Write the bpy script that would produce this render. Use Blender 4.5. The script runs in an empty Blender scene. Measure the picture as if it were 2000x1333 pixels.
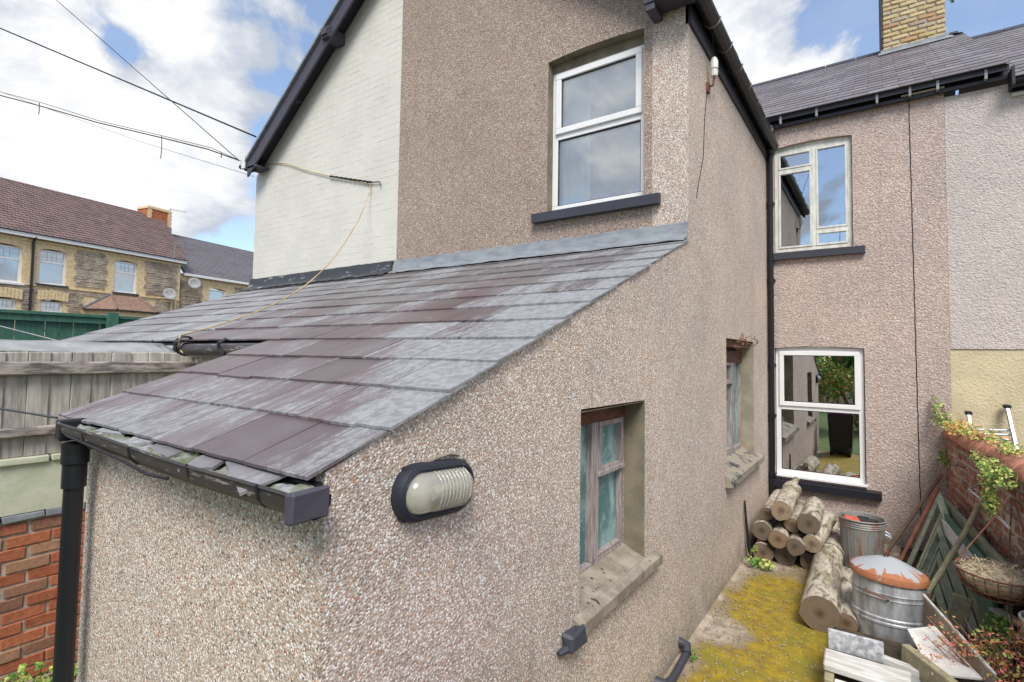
import bpy, math, random
from mathutils import Vector, Matrix, noise as mnoise
R = random.Random(7)
rad = math.radians
sc = bpy.context.scene
COL = sc.collection

# ---------------------------------------------------------------- camera
cam_d = bpy.data.cameras.new('camera'); cam = bpy.data.objects.new('camera', cam_d); COL.objects.link(cam)
YAW, PITCH, ROLL, CAMZ = -0.6152, 0.0477, 0.0155, 2.0544
_f = Vector((math.sin(YAW)*math.cos(PITCH), math.cos(YAW)*math.cos(PITCH), math.sin(PITCH)))
_r = Vector((math.cos(YAW), -math.sin(YAW), 0)); _u = _r.cross(_f)
_r2 = _r*math.cos(ROLL)+_u*math.sin(ROLL); _u2 = -_r*math.sin(ROLL)+_u*math.cos(ROLL)
cam.matrix_world = Matrix(((_r2.x,_u2.x,-_f.x,0),(_r2.y,_u2.y,-_f.y,0),(_r2.z,_u2.z,-_f.z,CAMZ),(0,0,0,1)))
cam_d.sensor_width = 36; cam_d.lens = 1015.9/2000*36; cam_d.shift_y = -0.0108
cam_d.clip_start = 0.05; cam_d.clip_end = 1000
sc.camera = cam

# ---------------------------------------------------------------- node helper
class NT:
    def __init__(s, tree): s.t = tree; s.n = tree.nodes; s.l = tree.links
    def node(s, typ, **kw):
        n = s.n.new(typ)
        for k, v in kw.items():
            if k in ('ins',): continue
            setattr(n, k, v)
        return n
    def put(s, sock, v):
        if v is None: return
        if isinstance(v, bpy.types.NodeSocket): s.l.new(v, sock)
        else:
            if isinstance(v, tuple) and len(v) == 3 and sock.type == 'RGBA': v = (*v, 1)
            sock.default_value = v
    def pos(s): return s.node('ShaderNodeNewGeometry').outputs['Position']
    def objc(s): return s.node('ShaderNodeTexCoord').outputs['Object']
    def gen(s): return s.node('ShaderNodeTexCoord').outputs['Generated']
    def rnd(s): return s.node('ShaderNodeObjectInfo').outputs['Random']
    def mp(s, v, scale=(1,1,1), loc=(0,0,0), rot=(0,0,0)):
        n = s.node('ShaderNodeMapping'); s.put(n.inputs[0], v); s.put(n.inputs[1], loc); s.put(n.inputs[2], rot); s.put(n.inputs[3], scale); return n.outputs[0]
    def noise(s, v, scale=5, detail=4, rough=.55, dist=0):
        n = s.node('ShaderNodeTexNoise'); s.put(n.inputs['Vector'], v); s.put(n.inputs['Scale'], scale); s.put(n.inputs['Detail'], detail); s.put(n.inputs['Roughness'], rough); s.put(n.inputs['Distortion'], dist); return n.outputs[0]
    def voro(s, v, scale=5, feat='F1', rnd=1):
        n = s.node('ShaderNodeTexVoronoi'); n.feature = feat; s.put(n.inputs['Vector'], v); s.put(n.inputs['Scale'], scale); s.put(n.inputs['Randomness'], rnd); return n
    def wave(s, v, scale=5, dist=2, detail=2, typ='BANDS', dir='X'):
        n = s.node('ShaderNodeTexWave'); n.wave_type = typ
        if typ == 'BANDS': n.bands_direction = dir
        else: n.rings_direction = dir
        s.put(n.inputs['Vector'], v); s.put(n.inputs['Scale'], scale); s.put(n.inputs['Distortion'], dist); s.put(n.inputs['Detail'], detail); return n.outputs['Fac']
    def ramp(s, f, stops, interp='LINEAR'):
        n = s.node('ShaderNodeValToRGB'); cr = n.color_ramp; cr.interpolation = interp
        while len(cr.elements) > 1: cr.elements.remove(cr.elements[-1])
        for i, (p, c) in enumerate(stops):
            if not isinstance(c, tuple): c = (c, c, c)
            e = cr.elements[0] if i == 0 else cr.elements.new(p)
            e.position = p; e.color = (*c, 1)
        s.put(n.inputs[0], f); return n.outputs[0]
    def step(s, f, a, b):
        n = s.node('ShaderNodeMapRange'); n.interpolation_type = 'SMOOTHSTEP'; s.put(n.inputs[0], f); s.put(n.inputs[1], a); s.put(n.inputs[2], b); return n.outputs[0]
    def mix(s, f, a, b, mode='MIX'):
        n = s.node('ShaderNodeMix'); n.data_type = 'RGBA'; n.blend_type = mode; s.put(n.inputs[0], f); s.put(n.inputs[6], a); s.put(n.inputs[7], b); return n.outputs[2]
    def math(s, op, a, b=None, c=None):
        n = s.node('ShaderNodeMath'); n.operation = op; s.put(n.inputs[0], a)
        if b is not None: s.put(n.inputs[1], b)
        if c is not None: s.put(n.inputs[2], c)
        return n.outputs[0]
    def vadd(s, a, b):
        n = s.node('ShaderNodeVectorMath'); n.operation = 'ADD'; s.put(n.inputs[0], a); s.put(n.inputs[1], b); return n.outputs[0]
    def sep(s, v):
        n = s.node('ShaderNodeSeparateXYZ'); s.put(n.inputs[0], v); return n.outputs
    def comb(s, x=0, y=0, z=0):
        n = s.node('ShaderNodeCombineXYZ'); s.put(n.inputs[0], x); s.put(n.inputs[1], y); s.put(n.inputs[2], z); return n.outputs[0]
    def bump(s, h, strength=.5, dist=.01, nrm=None):
        n = s.node('ShaderNodeBump'); s.put(n.inputs['Height'], h); s.put(n.inputs['Strength'], strength); s.put(n.inputs['Distance'], dist)
        if nrm is not None: s.put(n.inputs['Normal'], nrm)
        return n.outputs[0]

def new_mat(name):
    m = bpy.data.materials.new(name); m.use_nodes = True; m.node_tree.nodes.clear()
    return m, NT(m.node_tree)
def finish(m, t, col, rough=.85, nrm=None, metal=0, spec=.4, extra=None):
    b = t.node('ShaderNodeBsdfPrincipled'); o = t.node('ShaderNodeOutputMaterial')
    t.put(b.inputs['Base Color'], col); t.put(b.inputs['Roughness'], rough); t.put(b.inputs['Metallic'], metal)
    t.put(b.inputs['Specular IOR Level'], spec)
    if nrm is not None: t.put(b.inputs['Normal'], nrm)
    for k, v in (extra or {}).items(): t.put(b.inputs[k], v)
    t.l.new(b.outputs[0], o.inputs[0]); return m

# ---------------------------------------------------------------- world: bright broken cloud over blue
w = bpy.data.worlds.new('World'); sc.world = w; w.use_nodes = True; w.node_tree.nodes.clear()
t = NT(w.node_tree)
SUN_EL, SUN_AZ = 50, 146          # azimuth measured from +y towards +x
sky = t.node('ShaderNodeTexSky'); sky.sky_type = 'NISHITA'; sky.sun_disc = False
sky.sun_elevation = rad(SUN_EL); sky.sun_rotation = rad(SUN_AZ); sky.altitude = 60; sky.dust_density = .6; sky.air_density = 1.0; sky.ozone_density = 2.2
bg = t.node('ShaderNodeBackground'); t.l.new(sky.outputs[0], bg.inputs[0]); bg.inputs[1].default_value = 0.15
d = t.gen()
sx = t.sep(d)
zz = t.math('ADD', t.math('MAXIMUM', sx[2], 0.0), .32)
cv = t.comb(t.math('DIVIDE', sx[0], zz), t.math('DIVIDE', sx[1], zz), t.math('MULTIPLY', sx[2], 1.2))
def blob(dirv, radius, power=1.0):
    v = Vector(dirv).normalized()
    n = t.node('ShaderNodeVectorMath'); n.operation = 'DOT_PRODUCT'; t.put(n.inputs[0], d); t.put(n.inputs[1], tuple(v))
    return t.math('MULTIPLY', t.step(n.outputs['Value'], math.cos(radius), 1.0), power)
cd = t.mp(d, (1,1,1.5), (2.3,.7,.4))
fb = t.noise(cd, 3.2, 10, .62, .35)
dens = t.math('ADD', t.math('MULTIPLY', t.math('SUBTRACT', fb, .5), 1.5), .56)
for dv, r_, p_ in [((-.801,.46,.384),.06,-.30), ((-.752,.477,.454),.05,-.06), ((-.792,.389,.47),.06,-.26), ((-.845,.261,.466),.055,-.30), ((-.863,.287,.416),.04,-.34),
                   ((-.873,.441,.21),.09,-.22), ((-.73,.46,.506),.06,-.10), ((-.843,.363,.397),.10,.24), ((-.854,.411,.319),.11,.20), ((-.912,.21,.351),.16,.18), ((-.917,.293,.27),.14,.16), ((-.833,.307,.480),.05,.16), ((-.77,.36,.56),.16,.16), ((-.87,.22,.52),.12,.14), ((-.76,.44,.50),.05,.16),
                   ((-.156,.866,.476),.11,.28), ((-.091,.855,.521),.06,-.16), ((-.035,.88,.484),.05,-.12), ((.14,.87,.47),.12,-.16), ((.127,.893,.425),.05,.10), ((-.042,.895,.435),.05,.12)]:
    dens = t.math('ADD', dens, blob(dv, r_*1.5, p_))
mask = t.math('MAXIMUM', t.step(dens, .45, .63), .20)
shade = t.noise(t.mp(d, (1,1,1.6), (1.1,8.2,.4)), 5.5, 9, .6, .3)
ccol = t.ramp(t.math('ADD', t.math('MULTIPLY', shade, .80), t.math('MULTIPLY', t.step(dens, .48, .85), .20)),
              [(.38,(.54,.59,.68)), (.47,(.69,.73,.80)), (.54,(.84,.865,.91)), (.61,(1.0,1.0,.995)), (.68,(1.08,1.08,1.07))])
bgc = t.node('ShaderNodeBackground'); t.l.new(ccol, bgc.inputs[0]); bgc.inputs[1].default_value = 0.66
ms = t.node('ShaderNodeMixShader'); t.l.new(mask, ms.inputs[0]); t.l.new(bg.outputs[0], ms.inputs[1]); t.l.new(bgc.outputs[0], ms.inputs[2])
wo = t.node('ShaderNodeOutputWorld'); t.l.new(ms.outputs[0], wo.inputs[0])

sd = bpy.data.lights.new('sun', 'SUN'); sd.energy = 2.6; sd.angle = rad(25); sd.color = (1,.95,.87)
sun = bpy.data.objects.new('sun', sd); COL.objects.link(sun)
a = rad(SUN_AZ); e = rad(SUN_EL)
sun.rotation_euler = Vector((math.sin(a)*math.cos(e), math.cos(a)*math.cos(e), math.sin(e))).to_track_quat('Z','Y').to_euler()
sc.view_settings.view_transform = 'Standard'; sc.view_settings.look = 'None'
sc.view_settings.exposure = 0.66; sc.view_settings.gamma = 1

# ---------------------------------------------------------------- geometry helpers
class Frame:
    def __init__(s, o=(0,0,0), U=(1,0,0), V=(0,1,0), W=(0,0,1)):
        s.o, s.U, s.V, s.W = Vector(o), Vector(U), Vector(V), Vector(W)
    def pt(s, u, v, w=0): return s.o + s.U*u + s.V*v + s.W*w
    def mat(s, u, v, w, rz=0, rx=0, ry=0):
        m = Matrix.Identity(4)
        for i in range(3): m[i][0] = s.U[i]; m[i][1] = s.V[i]; m[i][2] = s.W[i]
        p = s.pt(u,v,w); m[0][3], m[1][3], m[2][3] = p
        return m @ Matrix.Rotation(rz,4,'Z') @ Matrix.Rotation(rx,4,'X') @ Matrix.Rotation(ry,4,'Y')
WORLD = Frame()
class MB:
    def __init__(s, fr=WORLD): s.v = []; s.f = []; s.fr = fr; s.mi = []; s.m = 0
    def add(s, vs, fs):
        b = len(s.v); s.v += [tuple(s.fr.pt(*p)) for p in vs]
        for f in fs: s.f.append(tuple(b+i for i in f)); s.mi.append(s.m)
        return s
    def box(s, x0,x1,y0,y1,z0,z1):
        return s.add([(x0,y0,z0),(x1,y0,z0),(x1,y1,z0),(x0,y1,z0),(x0,y0,z1),(x1,y0,z1),(x1,y1,z1),(x0,y1,z1)],
              [(0,3,2,1),(4,5,6,7),(0,1,5,4),(1,2,6,5),(2,3,7,6),(3,0,4,7)])
    def cbox(s, x0,x1,y0,y1,z0,z1, c=.01, j=0, rng=None):
        """box whose six faces are inset by a chamfer c (24 corners), slightly uneven with j"""
        rr = rng or R
        X=(x0,x1);Y=(y0,y1);Z=(z0,z1); vs=[]; ix={}
        for i in (0,1):
            for k in (0,1):
                for l in (0,1):
                    p=(X[i],Y[k],Z[l]); sg=(1-2*i,1-2*k,1-2*l)
                    jj=[rr.uniform(-j,j) for _ in range(3)]
                    for a_ in range(3):
                        q=[p[n]+jj[n]+(0 if n==a_ else sg[n]*c) for n in range(3)]
                        ix[(i,k,l,a_)]=len(vs); vs.append(tuple(q))
        F=[]
        def q4(a_, side):
            o=[n for n in range(3) if n!=a_]; out=[]
            for (m,n) in ((0,0),(1,0),(1,1),(0,1)):
                key=[0,0,0]; key[a_]=side; key[o[0]]=m; key[o[1]]=n; out.append(ix[(*key,a_)])
            flip = (side==1) != (a_==1)
            return out if flip else out[::-1]
        for a_ in range(3):
            for side in (0,1): F.append(tuple(q4(a_,side)))
        for a_ in range(3):
            o=[n for n in range(3) if n!=a_]
            for m in (0,1):
                for n in (0,1):
                    k0=[0,0,0];k1=[0,0,0];k0[o[0]]=k1[o[0]]=m;k0[o[1]]=k1[o[1]]=n;k0[a_]=0;k1[a_]=1
                    F.append((ix[(*k0,o[0])],ix[(*k1,o[0])],ix[(*k1,o[1])],ix[(*k0,o[1])]))
        for i in (0,1):
            for k in (0,1):
                for l in (0,1): F.append((ix[(i,k,l,0)],ix[(i,k,l,1)],ix[(i,k,l,2)]))
        return s.add(vs,F)
    def quad(s,a,b,c,d): return s.add([a,b,c,d],[(0,1,2,3)])
    def beam(s, p, q, w_, h_, up=(0,0,1)):
        p,q=Vector(p),Vector(q); d=(q-p).normalized(); up=Vector(up); sd=d.cross(up)
        if sd.length<1e-4: sd=d.cross(Vector((1,0,0)))
        sd.normalize(); u2=sd.cross(d); vs=[]
        for b in (p,q):
            for a_,c_ in ((-1,-1),(1,-1),(1,1),(-1,1)): vs.append(tuple(b+sd*a_*w_/2+u2*c_*h_/2))
        return s.add(vs,[(0,1,2,3),(7,6,5,4),(0,4,5,1),(1,5,6,2),(2,6,7,3),(3,7,4,0)])
    def tube(s, pts, r, seg=8, caps=True, ell=1.0):
        pts=[Vector(p) for p in pts]; n=len(pts); rs=r if isinstance(r,(list,tuple)) else [r]*n
        vs=[]; ref=None
        for i,p in enumerate(pts):
            d=(pts[min(i+1,n-1)]-pts[max(i-1,0)]).normalized()
            if ref is None: ref=Vector((0,0,1)) if abs(d.z)<.9 else Vector((1,0,0))
            a_=d.cross(ref).normalized(); b_=a_.cross(d); ref=b_
            for k in range(seg):
                th=2*math.pi*k/seg; vs.append(tuple(p+a_*math.cos(th)*rs[i]+b_*math.sin(th)*rs[i]*ell))
        fs=[]
        for i in range(n-1):
            for k in range(seg):
                k2=(k+1)%seg; fs.append((i*seg+k,i*seg+k2,(i+1)*seg+k2,(i+1)*seg+k))
        if caps: fs.append(tuple(range(seg))[::-1]); fs.append(tuple((n-1)*seg+k for k in range(seg)))
        return s.add(vs,fs)
    def lathe(s, c, prof, seg=32, sx=1, sy=1, caps=(False,False), rot=0):
        vs=[]; n=len(prof)
        for r_,z_ in prof:
            for k in range(seg):
                th=2*math.pi*k/seg+rot; vs.append((c[0]+math.cos(th)*r_*sx, c[1]+math.sin(th)*r_*sy, c[2]+z_))
        fs=[]
        for i in range(n-1):
            for k in range(seg):
                k2=(k+1)%seg; fs.append((i*seg+k,i*seg+k2,(i+1)*seg+k2,(i+1)*seg+k))
        if caps[0]: fs.append(tuple(range(seg))[::-1])
        if caps[1]: fs.append(tuple((n-1)*seg+k for k in range(seg)))
        return s.add(vs,fs)
    def prism(s, poly, w0, w1):
        n=len(poly); vs=[(p[0],p[1],w0) for p in poly]+[(p[0],p[1],w1) for p in poly]
        fs=[tuple(range(n))[::-1],tuple(range(n,2*n))]+[(i,(i+1)%n,n+(i+1)%n,n+i) for i in range(n)]
        return s.add(vs,fs)
    def mesh(s, name, mats):
        me=bpy.data.meshes.new(name); me.from_pydata(s.v,[],s.f)
        for m_ in (mats if isinstance(mats,(list,tuple)) else [mats]): me.materials.append(m_)
        if any(s.mi): me.polygons.foreach_set('material_index', s.mi)
        me.update(); return me
    def build(s, name, mats, parent=None, smooth=False, bevel=0, **props):
        import bmesh
        me=s.mesh(name,mats); bm=bmesh.new(); bm.from_mesh(me); bmesh.ops.recalc_face_normals(bm, faces=bm.faces); bm.to_mesh(me); bm.free()
        o=bpy.data.objects.new(name,me); COL.objects.link(o)
        if smooth:
            me.polygons.foreach_set('use_smooth',[True]*len(me.polygons))
            if smooth is not True: me.set_sharp_from_angle(angle=rad(smooth))
        if bevel:
            bv=o.modifiers.new('bevel','BEVEL'); bv.width=bevel; bv.segments=2; bv.limit_method='ANGLE'; bv.angle_limit=rad(40)
        attach(o,parent); tag(o,**props); return o
ORG = {}
def attach(o, parent, world=Vector((0,0,0))):
    """children keep world-space meshes: their location undoes the parent's"""
    if parent is None: o.location = world; ORG[o.name]=Vector(world); return
    o.parent = parent; o.location = Vector(world)-ORG[parent.name]; ORG[o.name]=Vector(world)
def tag(o, label=None, category=None, group=None, kind=None):
    for k,v in (('label',label),('category',category),('group',group),('kind',kind)):
        if v: o[k]=v
    return o
def thing(name, loc, label, category, group=None):
    o=bpy.data.objects.new(name,None); COL.objects.link(o); o.empty_display_size=.1
    o.location=loc; ORG[o.name]=Vector(loc); return tag(o,label,category,group)
def piece(name, me, parent, M, label=None):
    o=bpy.data.objects.new(name,me); COL.objects.link(o)
    o.parent=parent; M=M.copy(); M.translation-=ORG[parent.name]; o.matrix_basis=M
    if label: o['label']=label
    return o
def pieces(name, parent, items, limit=300, stuff_name=None):
    """items: (mesh, matrix). nearest to the camera are objects, the remainder one joined part"""
    c=Vector((0,0,CAMZ)); items=sorted(items,key=lambda i:(i[1].translation-c).length)
    for me,M in items[:limit]: piece(name,me,parent,M)
    rest=items[limit:]
    if rest:
        b=MB(); mats=[]
        for me,M in rest:
            mt=me.materials[0]
            if mt not in mats: mats.append(mt)
            b.m=mats.index(mt); b.add([tuple(M@v.co) for v in me.vertices],[tuple(p.vertices) for p in me.polygons])
        b.build(stuff_name or name+'_mass',mats,parent,kind='stuff')

def wall(mb, u_breaks, top, holes, thick, bottom=0.0):
    """wall sheet with thickness in mb's frame (front at w=0, back at w=-thick). top(u)->v ; holes: (u0,u1,v0,vtop(u))"""
    us=set(u_breaks)
    for (a,b,v0,vt) in holes:
        n=8 if vt(a)!=vt((a+b)/2) else 1
        for i in range(n+1): us.add(round(a+(b-a)*i/n,5))
    us=sorted(us)
    for a,b in zip(us,us[1:]):
        m=(a+b)/2; hs=sorted([h for h in holes if h[0]-1e-6<m<h[1]+1e-6],key=lambda h:h[2])
        lo=(bottom,bottom)
        for h in hs+[None]:
            hi=(h[2],h[2]) if h else (top(a+1e-6),top(b-1e-6))
            if max(hi[0]-lo[0],hi[1]-lo[1])>1e-5:
                for w_ in (0,-thick): mb.quad((a,lo[0],w_),(b,lo[1],w_),(b,hi[1],w_),(a,hi[0],w_))
                if h: mb.quad((a,hi[0],0),(b,hi[1],0),(b,hi[1],-thick),(a,hi[0],-thick))
                else: mb.quad((a,hi[0],0),(b,hi[1],0),(b,hi[1],-thick),(a,hi[0],-thick))
            if h:
                lo=(h[3](a),h[3](b)); mb.quad((a,lo[0],0),(b,lo[1],0),(b,lo[1],-thick),(a,lo[0],-thick))
    for h in holes:
        for u in (h[0],h[1]): mb.quad((u,h[2],0),(u,h[3](u),0),(u,h[3](u),-thick),(u,h[2],-thick))
    for u,s_ in ((us[0],1e-6),(us[-1],-1e-6)): mb.quad((u,bottom,0),(u,top(u+s_),0),(u,top(u+s_),-thick),(u,bottom,-thick))
    return mb
# ---------------------------------------------------------------- materials
def simple(name, col, rough=.7, metal=0, spec=.4, var=.25, vscale=8, col2=None, bump=.0, bscale=60, bdist=.002, stretch=(1,1,1), coord='pos', objvar=0.0, trans=None):
    m,t=new_mat(name); v=t.pos() if coord=='pos' else t.objc()
    if coord!='pos': v=t.vadd(v,t.math('MULTIPLY',t.rnd(),37.0))
    v=t.mp(v,stretch)
    n=t.noise(v,vscale,5,.6)
    c2=col2 or tuple(c*(1-var) for c in col); c1=tuple(min(1,c*(1+var*.6)) for c in col) if not col2 else col
    c=t.mix(t.step(n,.35,.65),c2,c1)
    if objvar: c=t.mix(1.0,c,t.ramp(t.rnd(),[(0,1-objvar),(1,1+objvar*.4)]),'MULTIPLY')
    nr=t.bump(t.noise(v,bscale,4,.6),bump,bdist) if bump else None
    ex=trans or {}
    return finish(m,t,c,rough,nr,metal,spec,ex)

def pebbledash(name, scale, stops, mortar=(.30,.27,.23), edge=(.30,.46), bs=.9, bd=.006, patch=((.84,.86,.87),(1.09,1.06,1.03)), lump=0, tint=(1,1,1), stains=True, soft=0.0, lumpd=.02):
    m,t=new_mat(name); p=t.pos()
    vo=t.voro(p,scale); rx=t.sep(vo.outputs['Color'])
    col=t.ramp(rx[0],stops,'CONSTANT')
    col=t.mix(t.math('MULTIPLY',rx[1],.35),col,t.mix(1.0,col,(.6,.6,.6),'MULTIPLY'))
    dist=vo.outputs['Distance']
    col=t.mix(t.step(dist,edge[0]+.12,edge[1]+.30),col,mortar)
    n1=t.noise(p,1.1,5,.6); n2=t.noise(p,6.5,4,.6)
    f=t.math('ADD',t.math('MULTIPLY',n1,.6),t.math('MULTIPLY',n2,.4))
    col=t.mix(1.0,col,t.ramp(f,[(.36,patch[0]),(.62,patch[1])]),'MULTIPLY')
    if soft: col=t.mix(soft,col,t.mix(1.0,mortar,(1.25,1.22,1.2),'MULTIPLY'))
    if stains:
        z=t.sep(p)[2]
        low=t.math('SUBTRACT',1.0,t.step(t.math('ADD',z,t.math('MULTIPLY',n2,.55)),.20,.60))
        col=t.mix(t.math('MULTIPLY',low,.65),col,(.13,.125,.08))
        drip=t.noise(t.mp(p,(5,5,.35)),1.6,5,.65)
        col=t.mix(t.math('MULTIPLY',t.step(drip,.57,.78),.34),col,(.16,.14,.12))
    col=t.mix(1.0,col,tint,'MULTIPLY')
    h=t.math('SUBTRACT',1.0,dist)
    nr=t.bump(h,bs,bd)
    if lump: nr=t.bump(t.noise(p,lump,3,.6),.8,lumpd,nr)
    return finish(m,t,col,.82,nr,spec=.3)

ST=[(0,(.56,.48,.41)),(.19,(.33,.26,.205)),(.36,(.80,.76,.72)),(.52,(.47,.40,.34)),(.64,(.12,.105,.10)),(.73,(.52,.22,.13)),(.79,(.62,.50,.39)),(.88,(.92,.91,.89))]
M_peb = pebbledash('pebbledash_side', 142, ST, (.44,.37,.305), tint=(1.07,1.06,1.08), bd=.0032, soft=.10)
STB=[(0,(.42,.34,.28)),(.25,(.28,.215,.165)),(.45,(.46,.40,.34)),(.62,(.33,.28,.24)),(.75,(.14,.12,.11)),(.84,(.38,.20,.12)),(.90,(.64,.60,.56))]
M_pebB = pebbledash('pebbledash_gable', 105, STB, (.29,.235,.19), patch=((.88,.86,.84),(1.06,1.04,1.02)), tint=(1.09,1.07,1.09), soft=.12)
STC=[(0,(.56,.46,.40)),(.25,(.42,.33,.285)),(.45,(.66,.565,.515)),(.64,(.50,.405,.36)),(.84,(.35,.275,.235)),(.92,(.74,.67,.62))]
M_pebC = pebbledash('pebbledash_rear', 66, STC, (.40,.325,.28), lump=36, soft=.25, tint=(1.04,1.035,1.07), lumpd=.012)
STN=[(0,(.58,.53,.51)),(.3,(.46,.41,.39)),(.55,(.66,.61,.59)),(.8,(.53,.475,.45))]
M_pebN = pebbledash('pebbledash_pale', 62, STN, (.47,.43,.41), lump=34, stains=False, soft=.35, lumpd=.010)
M_cream = simple('cream_render',(.60,.52,.34),.9,var=.1,vscale=3,bump=.9,bscale=38,bdist=.012)
M_pale_render = simple('pale_green_render',(.56,.57,.45),.9,col2=(.44,.47,.34),vscale=5,bump=.5,bscale=20,bdist=.006)

def painted(name, col, peel, amt=.7, rough=.5, stretch=(1,1,1), scale=9):
    m,t=new_mat(name); p=t.mp(t.pos(),stretch)
    n=t.noise(p,scale,8,.68); c=t.mix(t.noise(p,2.5,3),tuple(x*.8 for x in col),tuple(x*1.15 for x in col))
    c=t.mix(t.step(n,amt-.04,amt+.05),c,peel)
    return finish(m,t,c,rough,t.bump(n,.35,.004))
M_white_brick = simple('cream_painted_brick',(.64,.625,.565),.62,var=.05,vscale=2.2,bump=.45,bscale=75,bdist=.003)
M_dark = painted('dark_purple_black_paint',(.018,.018,.026),(.13,.13,.15),.68,.42)
M_barge = painted('bargeboard_paint',(.070,.065,.088),(.13,.12,.14),.74,.45)
M_sill = painted('painted_sill_slate',(.045,.048,.065),(.16,.16,.17),.70,.5)
M_pipe = painted('black_pipe_plastic',(.012,.013,.017),(.16,.16,.15),.76,.33)
M_gutterbrown = painted('weathered_gutter_plastic',(.050,.042,.042),(.27,.26,.24),.60,.45,(1,6,6))

def slate_mat(name, dark, pale, bias=.5, verge=False, rough=.42):
    m,t=new_mat(name); p=t.pos(); rn=t.rnd()
    o=t.vadd(p,t.comb(t.math('MULTIPLY',rn,3.0),t.math('MULTIPLY',rn,7.3),0)); 
    st=t.noise(t.mp(o,(34,5.5,.01)),1.0,8,.70,.6)
    big=t.noise(t.mp(p,(1.7,.8,1.5)),1.0,4,.6)
    fine=t.noise(p,85,3,.7)
    f=t.math('ADD',t.math('MULTIPLY',st,.52),t.math('MULTIPLY',big,.66))
    f=t.math('ADD',f,t.math('MULTIPLY',t.math('SUBTRACT',rn,.5),.19))
    f=t.math('ADD',f,t.math('MULTIPLY',t.math('SUBTRACT',fine,.5),.14))
    if verge:
        xs=t.sep(p)
        # lime bloom washed from the verge wall, and older cleaner slates in the middle
        f=t.math('ADD',f,t.math('MULTIPLY',t.step(t.math('SUBTRACT',xs[0],t.math('MULTIPLY',xs[1],-.02)),-1.85,-1.20),.20))
        f=t.math('ADD',f,t.math('MULTIPLY',t.step(xs[1],2.0,3.2),.02)); OLD=t.step(t.math('ADD',xs[1],t.math('MULTIPLY',t.math('SUBTRACT',big,.5),2.5)),2.1,2.9)
    msk=t.step(f,bias-.02,bias+.12)
    d2=t.mix(t.ramp(rn,[(0,0.0),(1,1.0)]),dark,tuple(c*1.55 for c in dark))
    mot=t.noise(p,26,6,.72); pale_=t.mix(t.step(mot,.36,.62),tuple(x*.62 for x in pale),pale)
    d2=t.mix(t.math('MULTIPLY',t.step(t.noise(t.mp(p,(1,1,.01),(5,3,0)),2.1,5,.65),.42,.62),.55),d2,(.145,.128,.128))
    if verge: d2=t.mix(t.math('MULTIPLY',OLD,.75),d2,(.165,.157,.16))
    c=t.mix(t.math('MULTIPLY',msk,.82),d2,pale_)
    c=t.mix(t.math('MULTIPLY',t.step(t.noise(p,13,6,.7),.66,.72),.55),c,(.33,.33,.27))
    return finish(m,t,c,t.ramp(msk,[(0,rough),(1,.75)]),t.bump(t.math('ADD',st,t.math('MULTIPLY',fine,.5)),.35,.003),spec=.45)
M_slate = slate_mat('slate_purple_weathered',(.098,.070,.077),(.335,.35,.37),.620,True,.40)
M_slateN = slate_mat('slate_grey_weathered',(.17,.165,.18),(.36,.37,.39),.58,False,.42)
M_slateR = slate_mat('slate_roof_main',(.13,.115,.13),(.25,.245,.27),.60,False,.5)
M_lead = simple('lead_flashing_painted',(.19,.205,.23),.55,col2=(.27,.295,.32),vscale=3,stretch=(2,2,6),bump=.5,bscale=40,bdist=.004)
M_leadD = painted('bitumen_flashing',(.045,.048,.055),(.26,.28,.29),.60,.5,(1,1,3),5)
M_upvc = simple('white_upvc',(.80,.80,.80),.3,var=.03,vscale=4)
M_oldwhite = simple('old_white_frame_paint',(.66,.67,.62),.5,var=.15,vscale=20,stretch=(1,1,.3))
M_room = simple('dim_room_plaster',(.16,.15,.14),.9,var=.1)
M_curtain = simple('white_net_curtain',(.80,.81,.80),.9,var=.05,vscale=5,stretch=(30,1,.4))

def glass(name, refl, tint, opacity=0.0, rough=0.0, obscure=None):
    m,t=new_mat(name); o=t.node('ShaderNodeOutputMaterial')
    tr=t.node('ShaderNodeBsdfTransparent'); t.put(tr.inputs[0],tint)
    gl=t.node('ShaderNodeBsdfGlossy'); t.put(gl.inputs['Roughness'],rough); t.put(gl.inputs[0],(.95,.97,1))
    nn=t.bump(t.noise(t.pos(),1.8,2),.12,.004); t.l.new(nn,gl.inputs['Normal'])
    lw=t.node('ShaderNodeLayerWeight'); lw.inputs[0].default_value=.5
    fac=t.ramp(lw.outputs['Facing'],[(0,refl),(.6,refl*1.25),(1,.95)])
    mx=t.node('ShaderNodeMixShader'); t.l.new(fac,mx.inputs[0]); t.l.new(tr.outputs[0],mx.inputs[1]); t.l.new(gl.outputs[0],mx.inputs[2])
    t.l.new(mx.outputs[0],o.inputs[0]); return m
M_glass = glass('window_glass',.36,(.80,.85,.87))
M_glassL = glass('window_glass_clear',.62,(.5,.53,.53))
m,t=new_mat('frosted_glass_teal'); p=t.pos()
n=t.noise(t.mp(p,(1,1,.6)),5,5,.65,.6)
c=t.mix(t.step(n,.38,.66),(.075,.175,.18),(.30,.47,.46)); c=t.mix(t.math('MULTIPLY',t.step(t.noise(t.mp(p,(1,3,3)),4,3,.6),.60,.74),.5),c,(.48,.62,.60))
M_frost = finish(m,t,c,.22,t.bump(t.noise(p,140,3,.6),.5,.002),spec=.6)
M_greywood = simple('weathered_bare_window_wood',(.40,.35,.34),.75,col2=(.22,.175,.165),vscale=5,stretch=(14,14,1.2),bump=.6,bscale=30)
M_redwood = simple('brown_bare_wood_head',(.16,.062,.034),.7,col2=(.07,.028,.018),vscale=5,stretch=(4,2,14),bump=.6,bscale=30)
M_reveal = simple('cement_reveal',(.235,.205,.15),.9,col2=(.155,.135,.095),vscale=5,bump=.5,bscale=60)
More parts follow.
